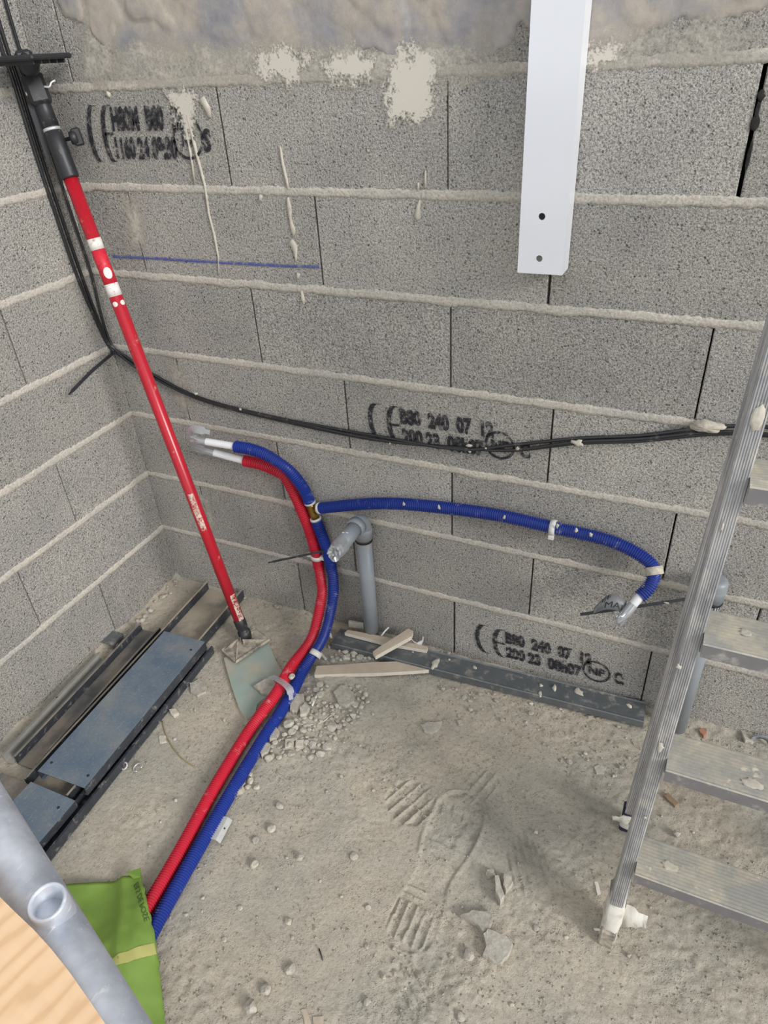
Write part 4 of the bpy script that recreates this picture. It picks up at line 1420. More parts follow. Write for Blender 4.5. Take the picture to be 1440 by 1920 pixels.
# tee
c1, c2, c3 = Vector(blue_low[-1]), Vector(blue_up[0]), Vector(branch[0])
d12 = (c2 - c1).normalized()
part('tee_core', sweep([c1 - d12 * 0.02, c2 + d12 * 0.02], 0.0098, 14), M['brass'], t, True, 'brass tee body')
mid = (c1 + c2) / 2
part('tee_body', sweep_rings([(c1 + d12 * 0.010, 0.0098), (c1 + d12 * 0.012, 0.0122), (c2 - d12 * 0.012, 0.0122), (c2 - d12 * 0.010, 0.0098)], d12, 8), M['brass'], t, False, 'brass hexagonal tee')
part('tee_arm', sweep([mid, c3 + Vector((0.02, 0, 0))], 0.0095, 12), M['brass'], t, True)
for c, d in ((c1, d12), (c2, d12), (c3, Vector(branch[1]) - c3)):
    part('collar', ring_around(c, d, 0.0105, 0.0158, 0.007), M['white_plastic'], t, True, 'white plastic collar')
e0, e1 = Vector(blue_up[-1]), Vector((0.3202, -0.0760, 0.6094))
d = (e1 - e0).normalized()
part('inner_pipe', sweep(resample([e0 - d * 0.05, e0, e1 + d * 0.012], 0.01), 0.0100, 16), M['white_pipe'], t, True, 'white plastic pipe end')
part('tape_cap', crumpled_tape(e1, d, 0.0104, 0.046, rs, 1.35), M['tape'], t, False, 'silver tape closing the pipe')
fl0 = e1 + d * 0.040 + Vector((0, 0, 0.004))
part('tape_flap', tie_strip([fl0, fl0 + Vector((0.004, -0.004, 0.022)), fl0 + Vector((0.020, -0.002, 0.030)), fl0 + Vector((0.060, 0.004, 0.024))], 0.020, 0.0008, (0.2, -1, 0.5)), M['tape'], t, False, 'loose silver tape flap')
# branch end
e0 = Vector(branch[-1])
d = (e0 - Vector(branch[-3])).normalized()
e1 = e0 + d * 0.022
part('inner_pipe', sweep(resample([e0 - d * 0.05, e1 + d * 0.01], 0.01), 0.0100, 16), M['white_pipe'], t, True, 'white plastic pipe end')
part('tape_cap', crumpled_tape(e1, d, 0.0106, 0.052, rs, 1.6), M['tape'], t, False, 'crumpled silver tape closing the branch')
# written tape flag
F0 = (1.4129, -0.1050, 0.3970)
F1 = (1.3493, -0.1150, 0.3787)
F0, F1 = Vector(F0), Vector(F1)
n = 10
V = []
for i in range(n + 1):
    q = i / n
    p = F0.lerp(F1, q) + Vector((0, 0, 0.016 * math.sin(q * math.pi * 0.9)))
    hgt = 0.030 * (0.75 + 0.25 * math.sin(q * math.pi)) * (1 - 0.65 * max(0, q - 0.65) / 0.35)
    V += [p + Vector((0, -0.010, -0.004)), p + Vector((0, 0.010, hgt - 0.006)), p + Vector((0, -0.0095, -0.0043)), p + Vector((0, 0.0105, hgt - 0.0063))]
Fc = []
for i in range(n):
    a, b = i * 4, (i + 1) * 4
    Fc += [(a, b, b + 1, a + 1), (a + 3, b + 3, b + 2, a + 2), (a + 1, b + 1, b + 3, a + 3), (a + 2, b + 2, b, a)]
Fc += [(0, 1, 3, 2), (n * 4 + 2, n * 4 + 3, n * 4 + 1, n * 4)]
flag = fixn(part('tape_flag', (V, Fc), M['tape_grey'], t, True, 'grey tape flag with handwriting'))
def on_flag(q, r):
    q = min(max(q, 0), 1)
    i = min(int(q * n), n - 1)
    w_ = q * n - i
    lo = Vector(V[i * 4]).lerp(Vector(V[(i + 1) * 4]), w_)
    hi = Vector(V[i * 4 + 1]).lerp(Vector(V[(i + 1) * 4 + 1]), w_)
    return lo.lerp(hi, r) + Vector((0, -0.0009, 0.0003))
for body, q0, q1, r0, r1 in (('MAL', 0.66, -0.02, 0.16, 0.55), ('EF', 0.78, 0.52, 0.70, 0.98)):
    v, f = text_mesh('handwriting', body, 1.0, None, bold=-0.005)
    xs = [p[0] for p in v]
    ys = [p[1] for p in v]
    v = [on_flag(q0 + (q1 - q0) * (p[0] - min(xs)) / (max(xs) - min(xs)), r0 + (r1 - r0) * (p[1] - min(ys)) / (max(ys) - min(ys))) for p in v]
    part('handwriting', (v, f), M['marker'], flag)
rs = random.Random(77)
for (px_, py_, r1, r2) in [(0.8621, 0.5087, 1.0000, 1.0000), (0.9545, 0.5199, 1.0000, 1.0000), (1.1150, 0.5278, 1.0000, 1.0000), (1.2378, 0.5331, 1.0000, 1.0000), (1.2794, 0.5315, 1.0000, 1.0000), (1.3125, 0.5266, 1.0000, 1.0000)]:
    v, f = splat(blob_outline(px_, py_, r1 * 0.0035, r2 * 0.006, rs, 10, 0.4), 0.003, lambda a, b, h: (a, -0.0352 - h, b), rs)
    fixn(part('plaster_splash', (v, f), M['splash'], t, True))
setbase(t, blue_low[2])

# mortar ring on the branch
bc = Vector(branch[14])
tag(part('pipe_collar', ring_around(bc, Vector(branch[15]) - Vector(branch[13]), 0.0155, 0.0185, 0.018), M['rock_pale'], None, True), 'beige sleeve ring around the bend at the end of the blue branch', 'pipe ring')
# white clips
def pipe_clip(label, c, d, tab, group='white plastic pipe clips'):
    k = thing('pipe_clip', label, 'pipe clip', group)
    part('band', ring_around(c, d, 0.0158, 0.0182, 0.013), M['white_plastic'], k, True)
    c = Vector(c)
    for s in tab:
        part('tab', xf(bbox(-0.0065, 0.0065, -0.006, 0.006, -0.006, 0.006, 0.0015), Matrix.Translation(c + Vector(s))), M['white_plastic'], k)
    setbase(k, c)
    return k
pipe_clip('white clip holding the blue branch pipe to the wall', (1.2259, -0.0200, 0.5153), Vector((1, 0, 0.02)), [(-0.001, -0.008, -0.021)])
pipe_clip('white clip around the red pipe near the grey drain', (0.5794, -0.0220, 0.2610), Vector((0.07, 0.02, 1)), [(-0.021, -0.004, 0.003), (0.021, -0.004, 0.003)])
o = part('tape_band', ring_around((0.6373, -0.1800, 0.0473), Vector(blue_low[8]) - Vector(blue_low[7]), 0.0155, 0.0176, 0.016), M['white_plastic'], None, True)
tag(o, 'white tape band around the blue pipe just above the rubble', 'tape')

t = thing('cable_tie', 'black cable tie whose straight tail points left from the red pipe', 'cable tie')
A, B_ = Vector((0.6159, -0.0480, 0.3061)), Vector((0.4559, -0.0850, 0.2506))
fixn(part('tail', tie_strip([A, A.lerp(B_, 0.5), B_], 0.0062, 0.0014, (0, -1, 0.5)), M['black_plastic'], t))
part('head', xf(bbox(-0.005, 0.005, -0.004, 0.004, -0.004, 0.004, 0.001), Matrix.Translation(A)), M['black_plastic'], t)
setbase(t, A)
t = thing('cable_tie', 'black cable tie sticking out on both sides below the taped branch end', 'cable tie')
A, B_, C_ = Vector((1.3198, -0.0980, 0.3468)), Vector((1.4305, -0.0780, 0.3879)), Vector((1.5426, -0.0500, 0.4261))
fixn(part('strap', tie_strip([A, B_, C_], 0.0070, 0.0014, (0, -1, 0.6)), M['black_plastic'], t))
v, f = splat(blob_outline(0, 0, .006, .002, rs, 8, .3), 0.002, lambda a, b, h: tuple(B_.lerp(C_, 0.55) + Vector((a, -0.003 - h, b))), rs)
part('plaster_splash', (v, f), M['splash'], t, True)
setbase(t, B_)

# ================================================================ DRAIN PIPES
def drain(label, bx, by, ztop, elbow, marks=False):
    k = thing('drain_pipe', label, 'drain pipe')
    r = 0.0205
    part('pipe', sweep([(bx, by, -0.01), (bx, by, ztop)], r, 28), M['grey_pvc'], k, True)
    part('seal', ring_around((bx, by, ztop - 0.004), (0, 0, 1), r - 0.001, r + 0.0032, 0.008, 28), M['black_rubber'], k, True, 'black rubber seal')
    part('socket', sweep_rings([((bx, by, ztop), r), ((bx, by, ztop), r + 0.003), ((bx, by, ztop + 0.018), r + 0.003), ((bx, by, ztop + 0.020), r + 0.0042), ((bx, by, ztop + 0.030), r + 0.0042), ((bx, by, ztop + 0.033), r + 0.002)], (0, 0, 1), 28, (False, True)), M['grey_pvc'], k, True)
    if elbow:
        R_, zc = 0.026, ztop + 0.033
        pts = [(bx, by - R_ + R_ * math.cos(a), zc + R_ * math.sin(a)) for a in [math.pi / 2 * i / 10 for i in range(11)]]
        e = Vector(pts[-1])
        part('elbow', sweep(pts, r + 0.002, 28), M['grey_pvc'], k, True)
        ex = Vector((-0.0, -1, 0.0)).normalized()
        part('socket', sweep_rings([(e, r + 0.002), (e, r + 0.004), (e + ex * 0.022, r + 0.004), (e + ex * 0.022, r + 0.0005)], ex, 28, (True, False)), M['grey_pvc'], k, True)
        end = e + ex * 0.100
        part('pipe_stub', sweep([e, end], r - 0.0005, 28), M['grey_pvc'], k, True)
        rs_ = random.Random(3)
        part('tape_cap', crumpled_tape(end - ex * 0.012, ex, r + 0.0003, 0.046, rs_, 1.08, 22, 0.8, (0.3, 0, 1), 0.45), M['tape'], k, False, 'crumpled silver tape closing the drain')
        for dx in (0.004, -0.006):
            v, f = splat(blob_outline(0, 0, .004, .0018, rs_, 8, .3), 0.001, lambda a, b, h: (bx + dx + a, end.y + 0.034 + b + dx * .3, e.z + r - 0.001 + h), rs_)
            part('paint_spot', (v, f), M['white_plastic'], k, True)
    if not elbow:
        part('cap', sweep_rings([((bx, by, ztop + 0.030), r + 0.0042), ((bx, by, ztop + 0.044), r + 0.004), ((bx, by, ztop + 0.052), r + 0.0015), ((bx, by, ztop + 0.054), r - 0.006)], (0, 0, 1), 28, (False, True)), M['grey_pvc'], k, True)
    if marks:
        v, f = text_mesh('pipe_marking', 'E F B', 1.0, None, bold=0.01)
        xs = [p[0] for p in v]
        ys = [p[1] for p in v]
        part('pipe_marking', ([(bx + (r + 0.0036) * math.sin(0.25 + 0.6 * (p[1] - min(ys)) / (max(ys) - min(ys))), by - (r + 0.0036) * math.cos(0.25 + 0.6 * (p[1] - min(ys)) / (max(ys) - min(ys))), ztop + 0.006 + 0.06 * (max(xs) - p[0]) / (max(xs) - min(xs)) - 0.07) for p in v], f), M['marker'], k)
    setbase(k, (bx, by, 0))
    return k
drain('grey plastic drain pipe with an elbow pointing into the room', 0.7395, -0.031, 0.372, True)
drain('grey plastic drain pipe standing behind the ladder', 1.579, -0.036, 0.425, False, True)

# ================================================================ PLASTERBOARD OFFCUTS
def board(name, label, outline, z0, z1, tilt=None, cat='plasterboard', core_all=False):
    v, f = poly_prism(outline, z0, z1, 0.0008, random.Random(len(label)))
    if tilt:
        v = [(x, y, z + tilt[0] * (x - outline[0][0]) + tilt[1] * (y - outline[0][1])) for x, y, z in v]
    me = mesh(name, v, f, [M['board_face'], M['board_core']])
    o = fixn(link(name, me))
    for p in me.polygons:
        p.material_index = 0 if (abs(p.normal.z) > 0.7 and not core_all) else 1
    return tag(o, label, cat, 'plasterboard offcuts at the foot of the wall')
zf = hz(0.78, -0.17) + 0.003
board('plasterboard_strip', 'longest plasterboard offcut lying flat on the floor in front of the rail', [(0.6473, -0.1991), (0.7097, -0.1703), (0.7897, -0.1303), (0.8775, -0.0893), (0.9538, -0.0936), (0.8989, -0.1215), (0.8066, -0.1663), (0.7389, -0.1950), (0.6582, -0.2310)], zf, zf + 0.0125)
zr = 0.0300
board('plasterboard_strip', 'thin pale plasterboard strip lying along the top of the rail', [(0.6710, -0.0698), (0.6747, -0.0565), (0.7842, -0.0424), (0.9164, -0.0367), (0.9181, -0.0493), (0.7949, -0.0659)], zr, zr + 0.012)
board('plasterboard_strip', 'thick pale plasterboard piece lying across the rail', [(0.7866, -0.1212), (0.8015, -0.0932), (0.8488, -0.0133), (0.8656, -0.0184), (0.8679, -0.0358), (0.8003, -0.1332)], zr + 0.012, zr + 0.026, (0.0, 0.12))
# upright square bit behind the strip
m_, L = along((0.665, -0.030, 0.030), (0.712, -0.024, 0.030))
o = part('plasterboard_chip', xf(bbox(-0.004, 0.004, 0, L, 0, 0.022, 0.001), m_), M['rock'], None)
tag(o, 'small grey plaster chip leaning beside the grey drain pipe', 'plaster chip')
# pale curl and stick on the rail
t0 = Vector((0.8827, -0.0298, 0.0340))
o = fixn(part('plastic_curl', tie_strip([t0 + Vector((-0.022, 0.006, 0.012)), t0 + Vector((-0.010, -0.006, 0.010)), t0 + Vector((0.006, -0.008, 0.010)), t0 + Vector((0.014, 0.004, 0.014)), t0 + Vector((0.012, 0.014, 0.020))], 0.016, 0.0016, (0.9, 0.4, 0.2)), M['white_plastic']))
tag(o, 'curled piece of white plastic on the end of the thin strip', 'plastic scrap')
a, b = Vector((0.7781, -0.0469, 0.0460)), Vector((0.7905, -0.0204, 0.0600))
o = part('plastic_stick', sweep([a, (a + b) / 2 + Vector((0, 0, 0.002)), b], 0.0026, 8), M['white_plastic'], None, True)
tag(o, 'small white plastic stick poking up behind the thick offcut', 'plastic scrap')
for lab, p, q, bend in (('white twist of plastic strip standing between the red and blue pipes', (0.6348, -0.0853, 0.0200), (0.5850, -0.0493, 0.0500), 0.004), ('short white plastic strip lying against the rubble below the blue pipe', (0.6574, -0.1614, 0.0140), (0.6199, -0.1409, 0.0400), -0.004)):
    a, b = Vector(p), Vector(q)
    o = fixn(part('plastic_strip', tie_strip([a, (a + b) / 2 + Vector((bend, 0, bend)), b, b + Vector((0.006, 0.002, 0.004))], 0.0065, 0.0012, (0.3, -1, 0.4)), M['white_plastic']))
    tag(o, lab, 'plastic strip')
# clear tape scrap over both pipes
P_ = [(0.5633, -0.2973, 0.0460), (0.6066, -0.3106, 0.0560), (0.6401, -0.3252, 0.0560), (0.6501, -0.3393, 0.0340)]
o = fixn(part('clear_tape_scrap', tie_strip(P_, 0.022, 0.0006, (0.2, 0.3, 1)), M['clear_tape']))
tag(o, 'scrap of clear sticky tape lying across the red and blue pipes', 'tape')

# ================================================================ LADDER
lad = thing('step_ladder', 'worn ribbed aluminium stepladder standing at the right', 'ladder')
SX, SY = 0.0303, 0.1589
WL = 0.0235
def ribbed(w_, dpt, n, g=0.0013):
    """stile outline: u across, v towards the viewer; grooves on the v=0 face"""
    o = [(0.0015, -0.001)]
    for k in range(n):
        a = 0.002 + (w_ - 0.004) * k / n
        b = 0.002 + (w_ - 0.004) * (k + 1) / n
        m1 = a + (b - a) * 0.55
        o += [(a, 0.0), (m1, 0.0), (m1 + 0.0004, -g), (b - 0.0004, -g)]
    o += [(w_ - 0.002, 0.0), (w_, -0.002), (w_, -dpt), (0.0, -dpt), (0.0, -dpt * 0.55), (0.0012, -dpt * 0.52), (0.0012, -dpt * 0.18), (0.0, -dpt * 0.15), (0.0, -0.002)]
    return o
def stile(x0, y0, sx_, sy_, z0, z1, w_, dpt, name='stile'):
    a = Vector((x0 + sx_ * z0, y0 + sy_ * z0, z0))
    b = Vector((x0 + sx_ * z1, y0 + sy_ * z1, z1))
    m_, L = along(a, b, (0, -1, 0))
    return fixn(part(name, xf(extrude(ribbed(w_, dpt, 6), L), m_), M['alu'], lad))
XR = 1.985
ZTOP = 1.60
stile(1.494, -0.614, SX, SY, 0.045, ZTOP, WL, 0.052, 'front_stile')
stile(XR - WL, -0.614, -SX, SY, 0.045, ZTOP, WL, 0.052, 'front_stile')
stile(1.4935, -0.3617, SX, 0.0, 0.055, ZTOP, WL, 0.030, 'rear_stile')
stile(XR - WL, -0.3617, -SX, 0.0, 0.055, ZTOP, WL, 0.030, 'rear_stile')
def tread_profile(d, lip):
    o = []
    n = 11
    o += [(-0.0, -lip), (0.003, -lip), (0.0035, -0.004), (d - 0.0035, -0.004), (d - 0.0035, -0.022), (d, -0.022), (d, -0.004), (d - 0.002, -0.001)]
    for k in range(n - 1, -1, -1):
        a = 0.004 + (d - 0.008) * k / n
        b = 0.004 + (d - 0.008) * (k + 1) / n
        o += [(b - 0.0006, 0.0), (a + (b - a) * 0.5, 0.0), (a + (b - a) * 0.5 - 0.0006, -0.0014), (a + 0.0006, -0.0014)]
    o += [(0.002, 0.0), (0.0, -0.002)]
    return o
for k in range(6):
    z = 0.237 + 0.2421 * k
    xa = 1.494 + SX * z + WL + 0.0005
    xb = XR - SX * z - WL - 0.0005
    yf = -0.614 - 0.0225 + SY * z
    prof = tread_profile(0.082, 0.026)
    V = [(x, yf + u, z + w_) for x in (xa, xb) for u, w_ in prof]
    n = len(prof)
    Fc = [(i, (i + 1) % n, n + (i + 1) % n, n + i) for i in range(n)] + [tuple(range(n)), tuple(range(n, 2 * n))[::-1]]
    tr = fixn(part('tread', (V, Fc), [M['tread'], M['alu_lip_shaded']], lad))
    for p in tr.data.polygons:
        p.material_index = 0 if p.normal.z > 0.3 or abs(p.normal.z) < 0.9 and p.center.z > z - 0.0015 else 1
    rs = random.Random(100 + k)
    for q in range(1):
        cx_, cy_ = xa + 0.03 + rs.random() * 0.16, yf + 0.015 + rs.random() * 0.05
        v, f = splat(blob_outline(cx_, cy_, 0.006 + 0.010 * rs.random(), 0.004 + 0.006 * rs.random(), rs, 24, 0.2), 0.0007, lambda a, b, h: (a, b, z + 0.0001 + h), rs)
        part('plaster_splash', (v, f), M['splash'], tr, True)
    part('tread_bracket', bbox(xa, xa + 0.003, yf + 0.03, yf + 0.078, z - 0.045, z - 0.004, 0.0008), M['alu'], lad)
    part('tread_bracket', bbox(xb - 0.003, xb, yf + 0.03, yf + 0.078, z - 0.045, z - 0.004, 0.0008), M['alu'], lad)
part('top_cap', bbox(1.494 + SX * ZTOP - 0.004, XR - SX * ZTOP + 0.004, -0.614 + SY * ZTOP - 0.02, -0.3617 + 0.06, ZTOP, ZTOP + 0.02, 0.004), M['alu'], lad)
# feet
for (x0, y0, s_, front) in ((1.494, -0.614, 1, True), (XR - WL, -0.614, -1, True), (1.4935, -0.3617, 1, False), (XR - WL, -0.3617, -1, False)):
    d_ = 0.052 if front else 0.030
    zf = hz(x0, y0 + 0.02) - 0.001
    part('foot', bbox(x0 - 0.0025, x0 + WL + 0.0025, y0 - 0.004, y0 + d_ + 0.004, zf, 0.058 if not front else 0.05, 0.003), M['navy_cap'] if not front else M['dusty_plastic'], lad)
# dirty tape wound on the two near feet
def wrap(x0, y0, w_, dpt, z0, z1, rs, nm, lab):
    V, Fc = [], []
    n, rows = 20, 7
    for i in range(rows):
        z = z0 + (z1 - z0) * i / (rows - 1)
        for k in range(n):
            a = 2 * math.pi * k / n
            q = 1.0 + rs.uniform(-0.06, 0.12)
            cx_, cy_ = x0 + w_ / 2 + SX * z, y0 + dpt / 2 + (SY * z if dpt > 0.04 else 0)
            sxq = abs(math.cos(a)) ** 0.5 * (1 if math.cos(a) > 0 else -1)
            syq = abs(math.sin(a)) ** 0.5 * (1 if math.sin(a) > 0 else -1)
            V.append((cx_ + (w_ / 2 + 0.0045) * q * sxq, cy_ + (dpt / 2 + 0.0055) * q * syq, z + rs.uniform(-0.003, 0.003)))
    for i in range(rows - 1):
        for k in range(n):
            q = (k + 1) % n
            Fc.append((i * n + k, i * n + q, (i + 1) * n + q, (i + 1) * n + k))
    Fc += [tuple(range(n))[::-1], tuple((rows - 1) * n + k for k in range(n))]
    return part(nm, (V, Fc), M['white_cloth'], lad, True, lab)
rs = random.Random(12)
wrap(1.494, -0.614, WL, 0.052, 0.016, 0.112, rs, 'foot_wrap', 'dirty white tape wound around the front foot')
wrap(1.4935, -0.3617, WL, 0.030, 0.012, 0.048, rs, 'foot_wrap', 'dirty white tape wound around the rear foot')
# loose tape ends
def flap(P, w_, nm, seed, up=(0.3, -0.5, 1)):
    v, f = tie_strip(P, w_, 0.0012, up)
    r_ = random.Random(seed)
    v = [p + Vector((r_.uniform(-1, 1), r_.uniform(-1, 1), r_.uniform(-1, 1))) * 0.0016 for p in v]
    return fixn(part(nm, (v, f), M['white_cloth'], lad, True))
flap([(1.520, -0.585, 0.075), (1.536, -0.586, 0.078), (1.552, -0.588, 0.082), (1.566, -0.588, 0.084)], 0.052, 'tape_end', 2, (0.1, -1, 0.25))
flap([(1.515, -0.366, 0.045), (1.500, -0.370, 0.048), (1.486, -0.373, 0.050), (1.474, -0.375, 0.049)], 0.022, 'tape_end', 3, (0.0, -1, 0.2))
flap([(1.494, -0.612, 0.045), (1.486, -0.613, 0.040), (1.480, -0.612, 0.036)], 0.008, 'tape_end', 4, (0, -1, 0.3))
# plaster on the stile
def on_stile(a, b, h):
    z = b
    return (1.494 + SX * z + a, -0.614 + SY * z - 0.0004 - h, z)
for (a, b, ra, rb, mt) in ((0.013, 1.045, .0065, .020, 'splash'), (0.009, 0.50, .0045, .010, 'splash'), (0.003, 0.655, .0035, .005, 'splash'), (0.008, 0.89, .0015, .008, 'splash'), (0.016, 0.345, .002, .003, 'splash')):
    v, f = splat(blob_outline(a, b, ra, rb, rs, 14, 0.4), 0.002, on_stile, rs)
    fixn(part('plaster_splash', (v, f), M[mt], lad, True))
setbase(lad, (1.505, -0.59, 0.0))

# ================================================================ GREEN BAG
bag_l = [(0.395, -0.975), (0.44, -1.08), (0.50, -1.20), (0.55, -1.30)]
bag_r = [(0.5916, -0.8619), (0.6526, -0.9088), (0.7065, -0.9523), (0.7657, -1.0136), (0.8154, -1.0641), (0.800, -1.12), (0.78, -1.20)]
def on_line(pl, q):
    q = q * (len(pl) - 1)
    i = min(int(q), len(pl) - 2)
    w_ = q - i
    return Vector((*pl[i], 0)).lerp(Vector((*pl[i + 1], 0)), w_)
def bag_z(x, y):
    over = 0.030 * math.exp(-((x - (0.66 - 0.1 * (y + 0.93))) / 0.075) ** 2)
    wr = 0.014 * (mnoise.noise(Vector((x * 7, y * 7, 3.3)))) + 0.005 * mnoise.noise(Vector((x * 22, y * 22, 9)))
    cr = 0.010 * max(0, 1 - abs((x - 0.60) * 0.75 + (y + 0.93) * 0.66) / 0.018)
    return hz(x, y) + 0.018 + over + wr + cr
NU, NV = 40, 54
V = []
for j in range(NV + 1):
    q = j / NV
    a, b = on_line(bag_l, q), on_line(bag_r, q)
    for i in range(NU + 1):
        p = a.lerp(b, i / NU)
        sag = 0.012 * math.sin(math.pi * i / NU) if j == 0 else 0
        jag = 0.0025 * mnoise.noise(Vector((j * 0.9, 0, 1))) if i == NU else 0
        x, y = p.x + jag, p.y + jag
        V.append((x, y, bag_z(x, y)))
nt = len(V)
V += [(x, y, z - 0.0035) for x, y, z in V]
W_ = NU + 1
Fc = []
for j in range(NV):
    for i in range(NU):
        a = j * W_ + i
        Fc.append((a, a + 1, a + W_ + 1, a + W_))
        Fc.append((nt + a + W_, nt + a + W_ + 1, nt + a + 1, nt + a))
edge = [j * W_ + NU for j in range(NV + 1)]
for ring in ([i for i in range(W_)], edge, [NV * W_ + NU - i for i in range(W_)], [(NV - j) * W_ for j in range(NV + 1)]):
    for a, b in zip(ring, ring[1:]):
        Fc.append((a, nt + a, nt + b, b))
bag = thing('empty_bag', 'crumpled empty green bag lying on the floor over the pipe ends', 'bag')
fixn(part('sheet', (V, Fc), M['bag'], bag, True))
# folded corner
p0 = Vector((*bag_r[0], 0))
tri = [(p0.x - 0.030, p0.y - 0.012), (p0.x - 0.004, p0.y + 0.006), (p0.x + 0.010, p0.y - 0.010), (p0.x - 0.006, p0.y - 0.016)]
v = [(x, y, bag_z(x, y) + (0.005 if k < 2 else 0.002)) for k, (x, y) in enumerate(tri)]
v += [(x, y, z - 0.0015) for x, y, z in v]
fixn(part('folded_corner', (v, [(0, 1, 2, 3), (7, 6, 5, 4), (0, 4, 5, 1), (1, 5, 6, 2), (2, 6, 7, 3), (3, 7, 4, 0)]), M['bag'], bag))
# tan band across the bag
bl = [(0.6240, -1.0698), (0.6557, -1.0336), (0.6835, -0.9985), (0.7148, -0.9645)]
br = [(0.6445, -1.0841), (0.6716, -1.0436), (0.6999, -1.0098), (0.7291, -0.9771)]
V, Fc = [], []
n = 24
for i in range(n + 1):
    for pl, o_ in ((bl, 0.0), (bl, 0.5), (br, 0.0)):
        p = on_line(bl, i / n).lerp(on_line(br, i / n), 0.5) if o_ else on_line(pl, i / n)
        V.append((p.x, p.y, bag_z(p.x, p.y) + 0.0012))
Fc = [(i * 3 + k, i * 3 + k + 1, (i + 1) * 3 + k + 1, (i + 1) * 3 + k) for i in range(n) for k in range(2)]
part('tan_band', (V, Fc), M['bag_band'], bag, True, 'tan printed band')
# lettering, showing through mirrored
a, b = Vector((*(0.6015, -0.8814), 0)), Vector((*(0.6817, -0.9352), 0))
d = (b - a).normalized()
s = Vector((d.y, -d.x, 0))
v, f = text_mesh('lettering', 'EILS DE POSE', 1.0, None)
xs = [p[0] for p in v]
kx = (b - a).length / (max(xs) - min(xs))
vv = []
for p in v:
    q = a + d * ((p[0] - min(xs)) * kx) + s * (p[1] * 0.0145)
    vv.append((q.x, q.y, bag_z(q.x, q.y) + 0.0016))
part('lettering', (vv, f), M['bag_ink'], bag, False, 'dark green lettering along the bag edge')
setbase(bag, (0.62, -1.08, hz(0.62, -1.08)))

# ================================================================ SCAFFOLD TUBE AND PLANK
sc = thing('scaffold_frame', 'galvanised steel scaffold tube crossing the lower left foreground', 'scaffold')
T0, T1 = Vector((0.929, -1.166, 0.9)), Vector((1.182, -1.261, 0.9))
td = (T1 - T0).normalized()
ta, tb = T0 - td * 0.09, T1 + td * 0.62
part('tube', sweep(resample([ta, tb], 0.05), 0.0240, 32), M['tube'], sc, True)
SPG = Vector((1.092, -1.219, 0.9))
part('spigot', sweep_rings([(SPG + Vector((0, 0, 0.012)), 0.0150), (SPG + Vector((0, 0, 0.0255)), 0.0150), (SPG + Vector((0, 0, 0.034)), 0.0148), (SPG + Vector((0, 0, 0.036)), 0.0138), (SPG + Vector((0, 0, 0.0355)), 0.0122), (SPG + Vector((0, 0, 0.034)), 0.0112), (SPG + Vector((0, 0, 0.012)), 0.0110)], (0.02, -0.1, 1), 28, (False, True)), M['tube'], sc, True, 'short open tube end welded on top')
perp = Vector((td.y, -td.x, 0)).normalized()
if perp.y > 0:
    perp = -perp
off = perp * 0.66
part('tube', sweep([ta + off, tb + off], 0.0240, 24), M['tube'], sc, True)
for p in (ta + td * 0.012, tb - td * 0.03, ta + off + td * 0.012, tb + off - td * 0.03):
    part('post', sweep([(p.x, p.y, hz(p.x, p.y)), (p.x, p.y, 0.89)], 0.0190, 20), M['tube'], sc, True)
    part('base_plate', bbox(p.x - 0.04, p.x + 0.04, p.y - 0.04, p.y + 0.04, hz(p.x, p.y) - 0.003, hz(p.x, p.y) + 0.006, 0.001), M['tube'], sc)
setbase(sc, (ta.x, ta.y, 0.0))
# plank with a ragged, dirty edge
ed = [(0.9641, -1.2107), (1.0338, -1.2270), (1.0635, -1.2328), (1.0843, -1.2365), (1.1049, -1.2398), (1.1267, -1.2444), (1.1502, -1.2505), (1.1739, -1.2577), (1.1951, -1.2643), (1.2290, -1.2770), (1.2606, -1.2907)]
out = [tuple(p) for p in ed]
far = [(out[-1][0] + perp.x * 0.23, out[-1][1] + perp.y * 0.23), (out[0][0] + perp.x * 0.23, out[0][1] + perp.y * 0.23)]
far2 = [(out[-1][0] + perp.x * 0.75, out[-1][1] + perp.y * 0.75), (out[0][0] + perp.x * 0.75, out[0][1] + perp.y * 0.75)]
o = fixn(part('plank', poly_prism(out + far2, 0.9245, 0.945), M['wood']))
tag(o, 'pale pine board lying on the scaffold tube in the lower left foreground', 'plank')

# ================================================================ RUBBLE AND LITTER
def rock_mesh(name, seed, flat, mat, detail=1, chunky=0.35):
    import bmesh
    bm = bmesh.new()
    bmesh.ops.create_icosphere(bm, subdivisions=detail + 1, radius=1.0)
    r_ = random.Random(seed)
    planes = [(Vector((r_.gauss(0, 1), r_.gauss(0, 1), r_.gauss(0, 1))).normalized(), r_.uniform(0.55, 0.85)) for _ in range(9)]
    for v in bm.verts:
        for n_, d_ in planes:
            q = v.co.dot(n_)
            if q > d_:
                v.co -= n_ * (q - d_)
        v.co *= 1 + chunky * 0.35 * mnoise.noise(v.co * 2.2 + Vector((seed, 0, 0)))
        v.co.z *= flat
    zmin = min(v.co.z for v in bm.verts)
    for v in bm.verts:
        v.co.z -= zmin
    me = bpy.data.meshes.new(name)
    bm.to_mesh(me)
    bm.free()
    me.materials.append(mat)
    return me
R_MESH = [rock_mesh('stone', 40 + k, (0.5, 0.65, 0.4, 0.75, 0.55, 0.6)[k], M['rock'], 1) for k in range(6)]
P_MESH = [rock_mesh('pale_stone', 60 + k, (0.55, 0.7, 0.6)[k], M['rock_pale'], 1) for k in range(3)]
rs = random.Random(99)
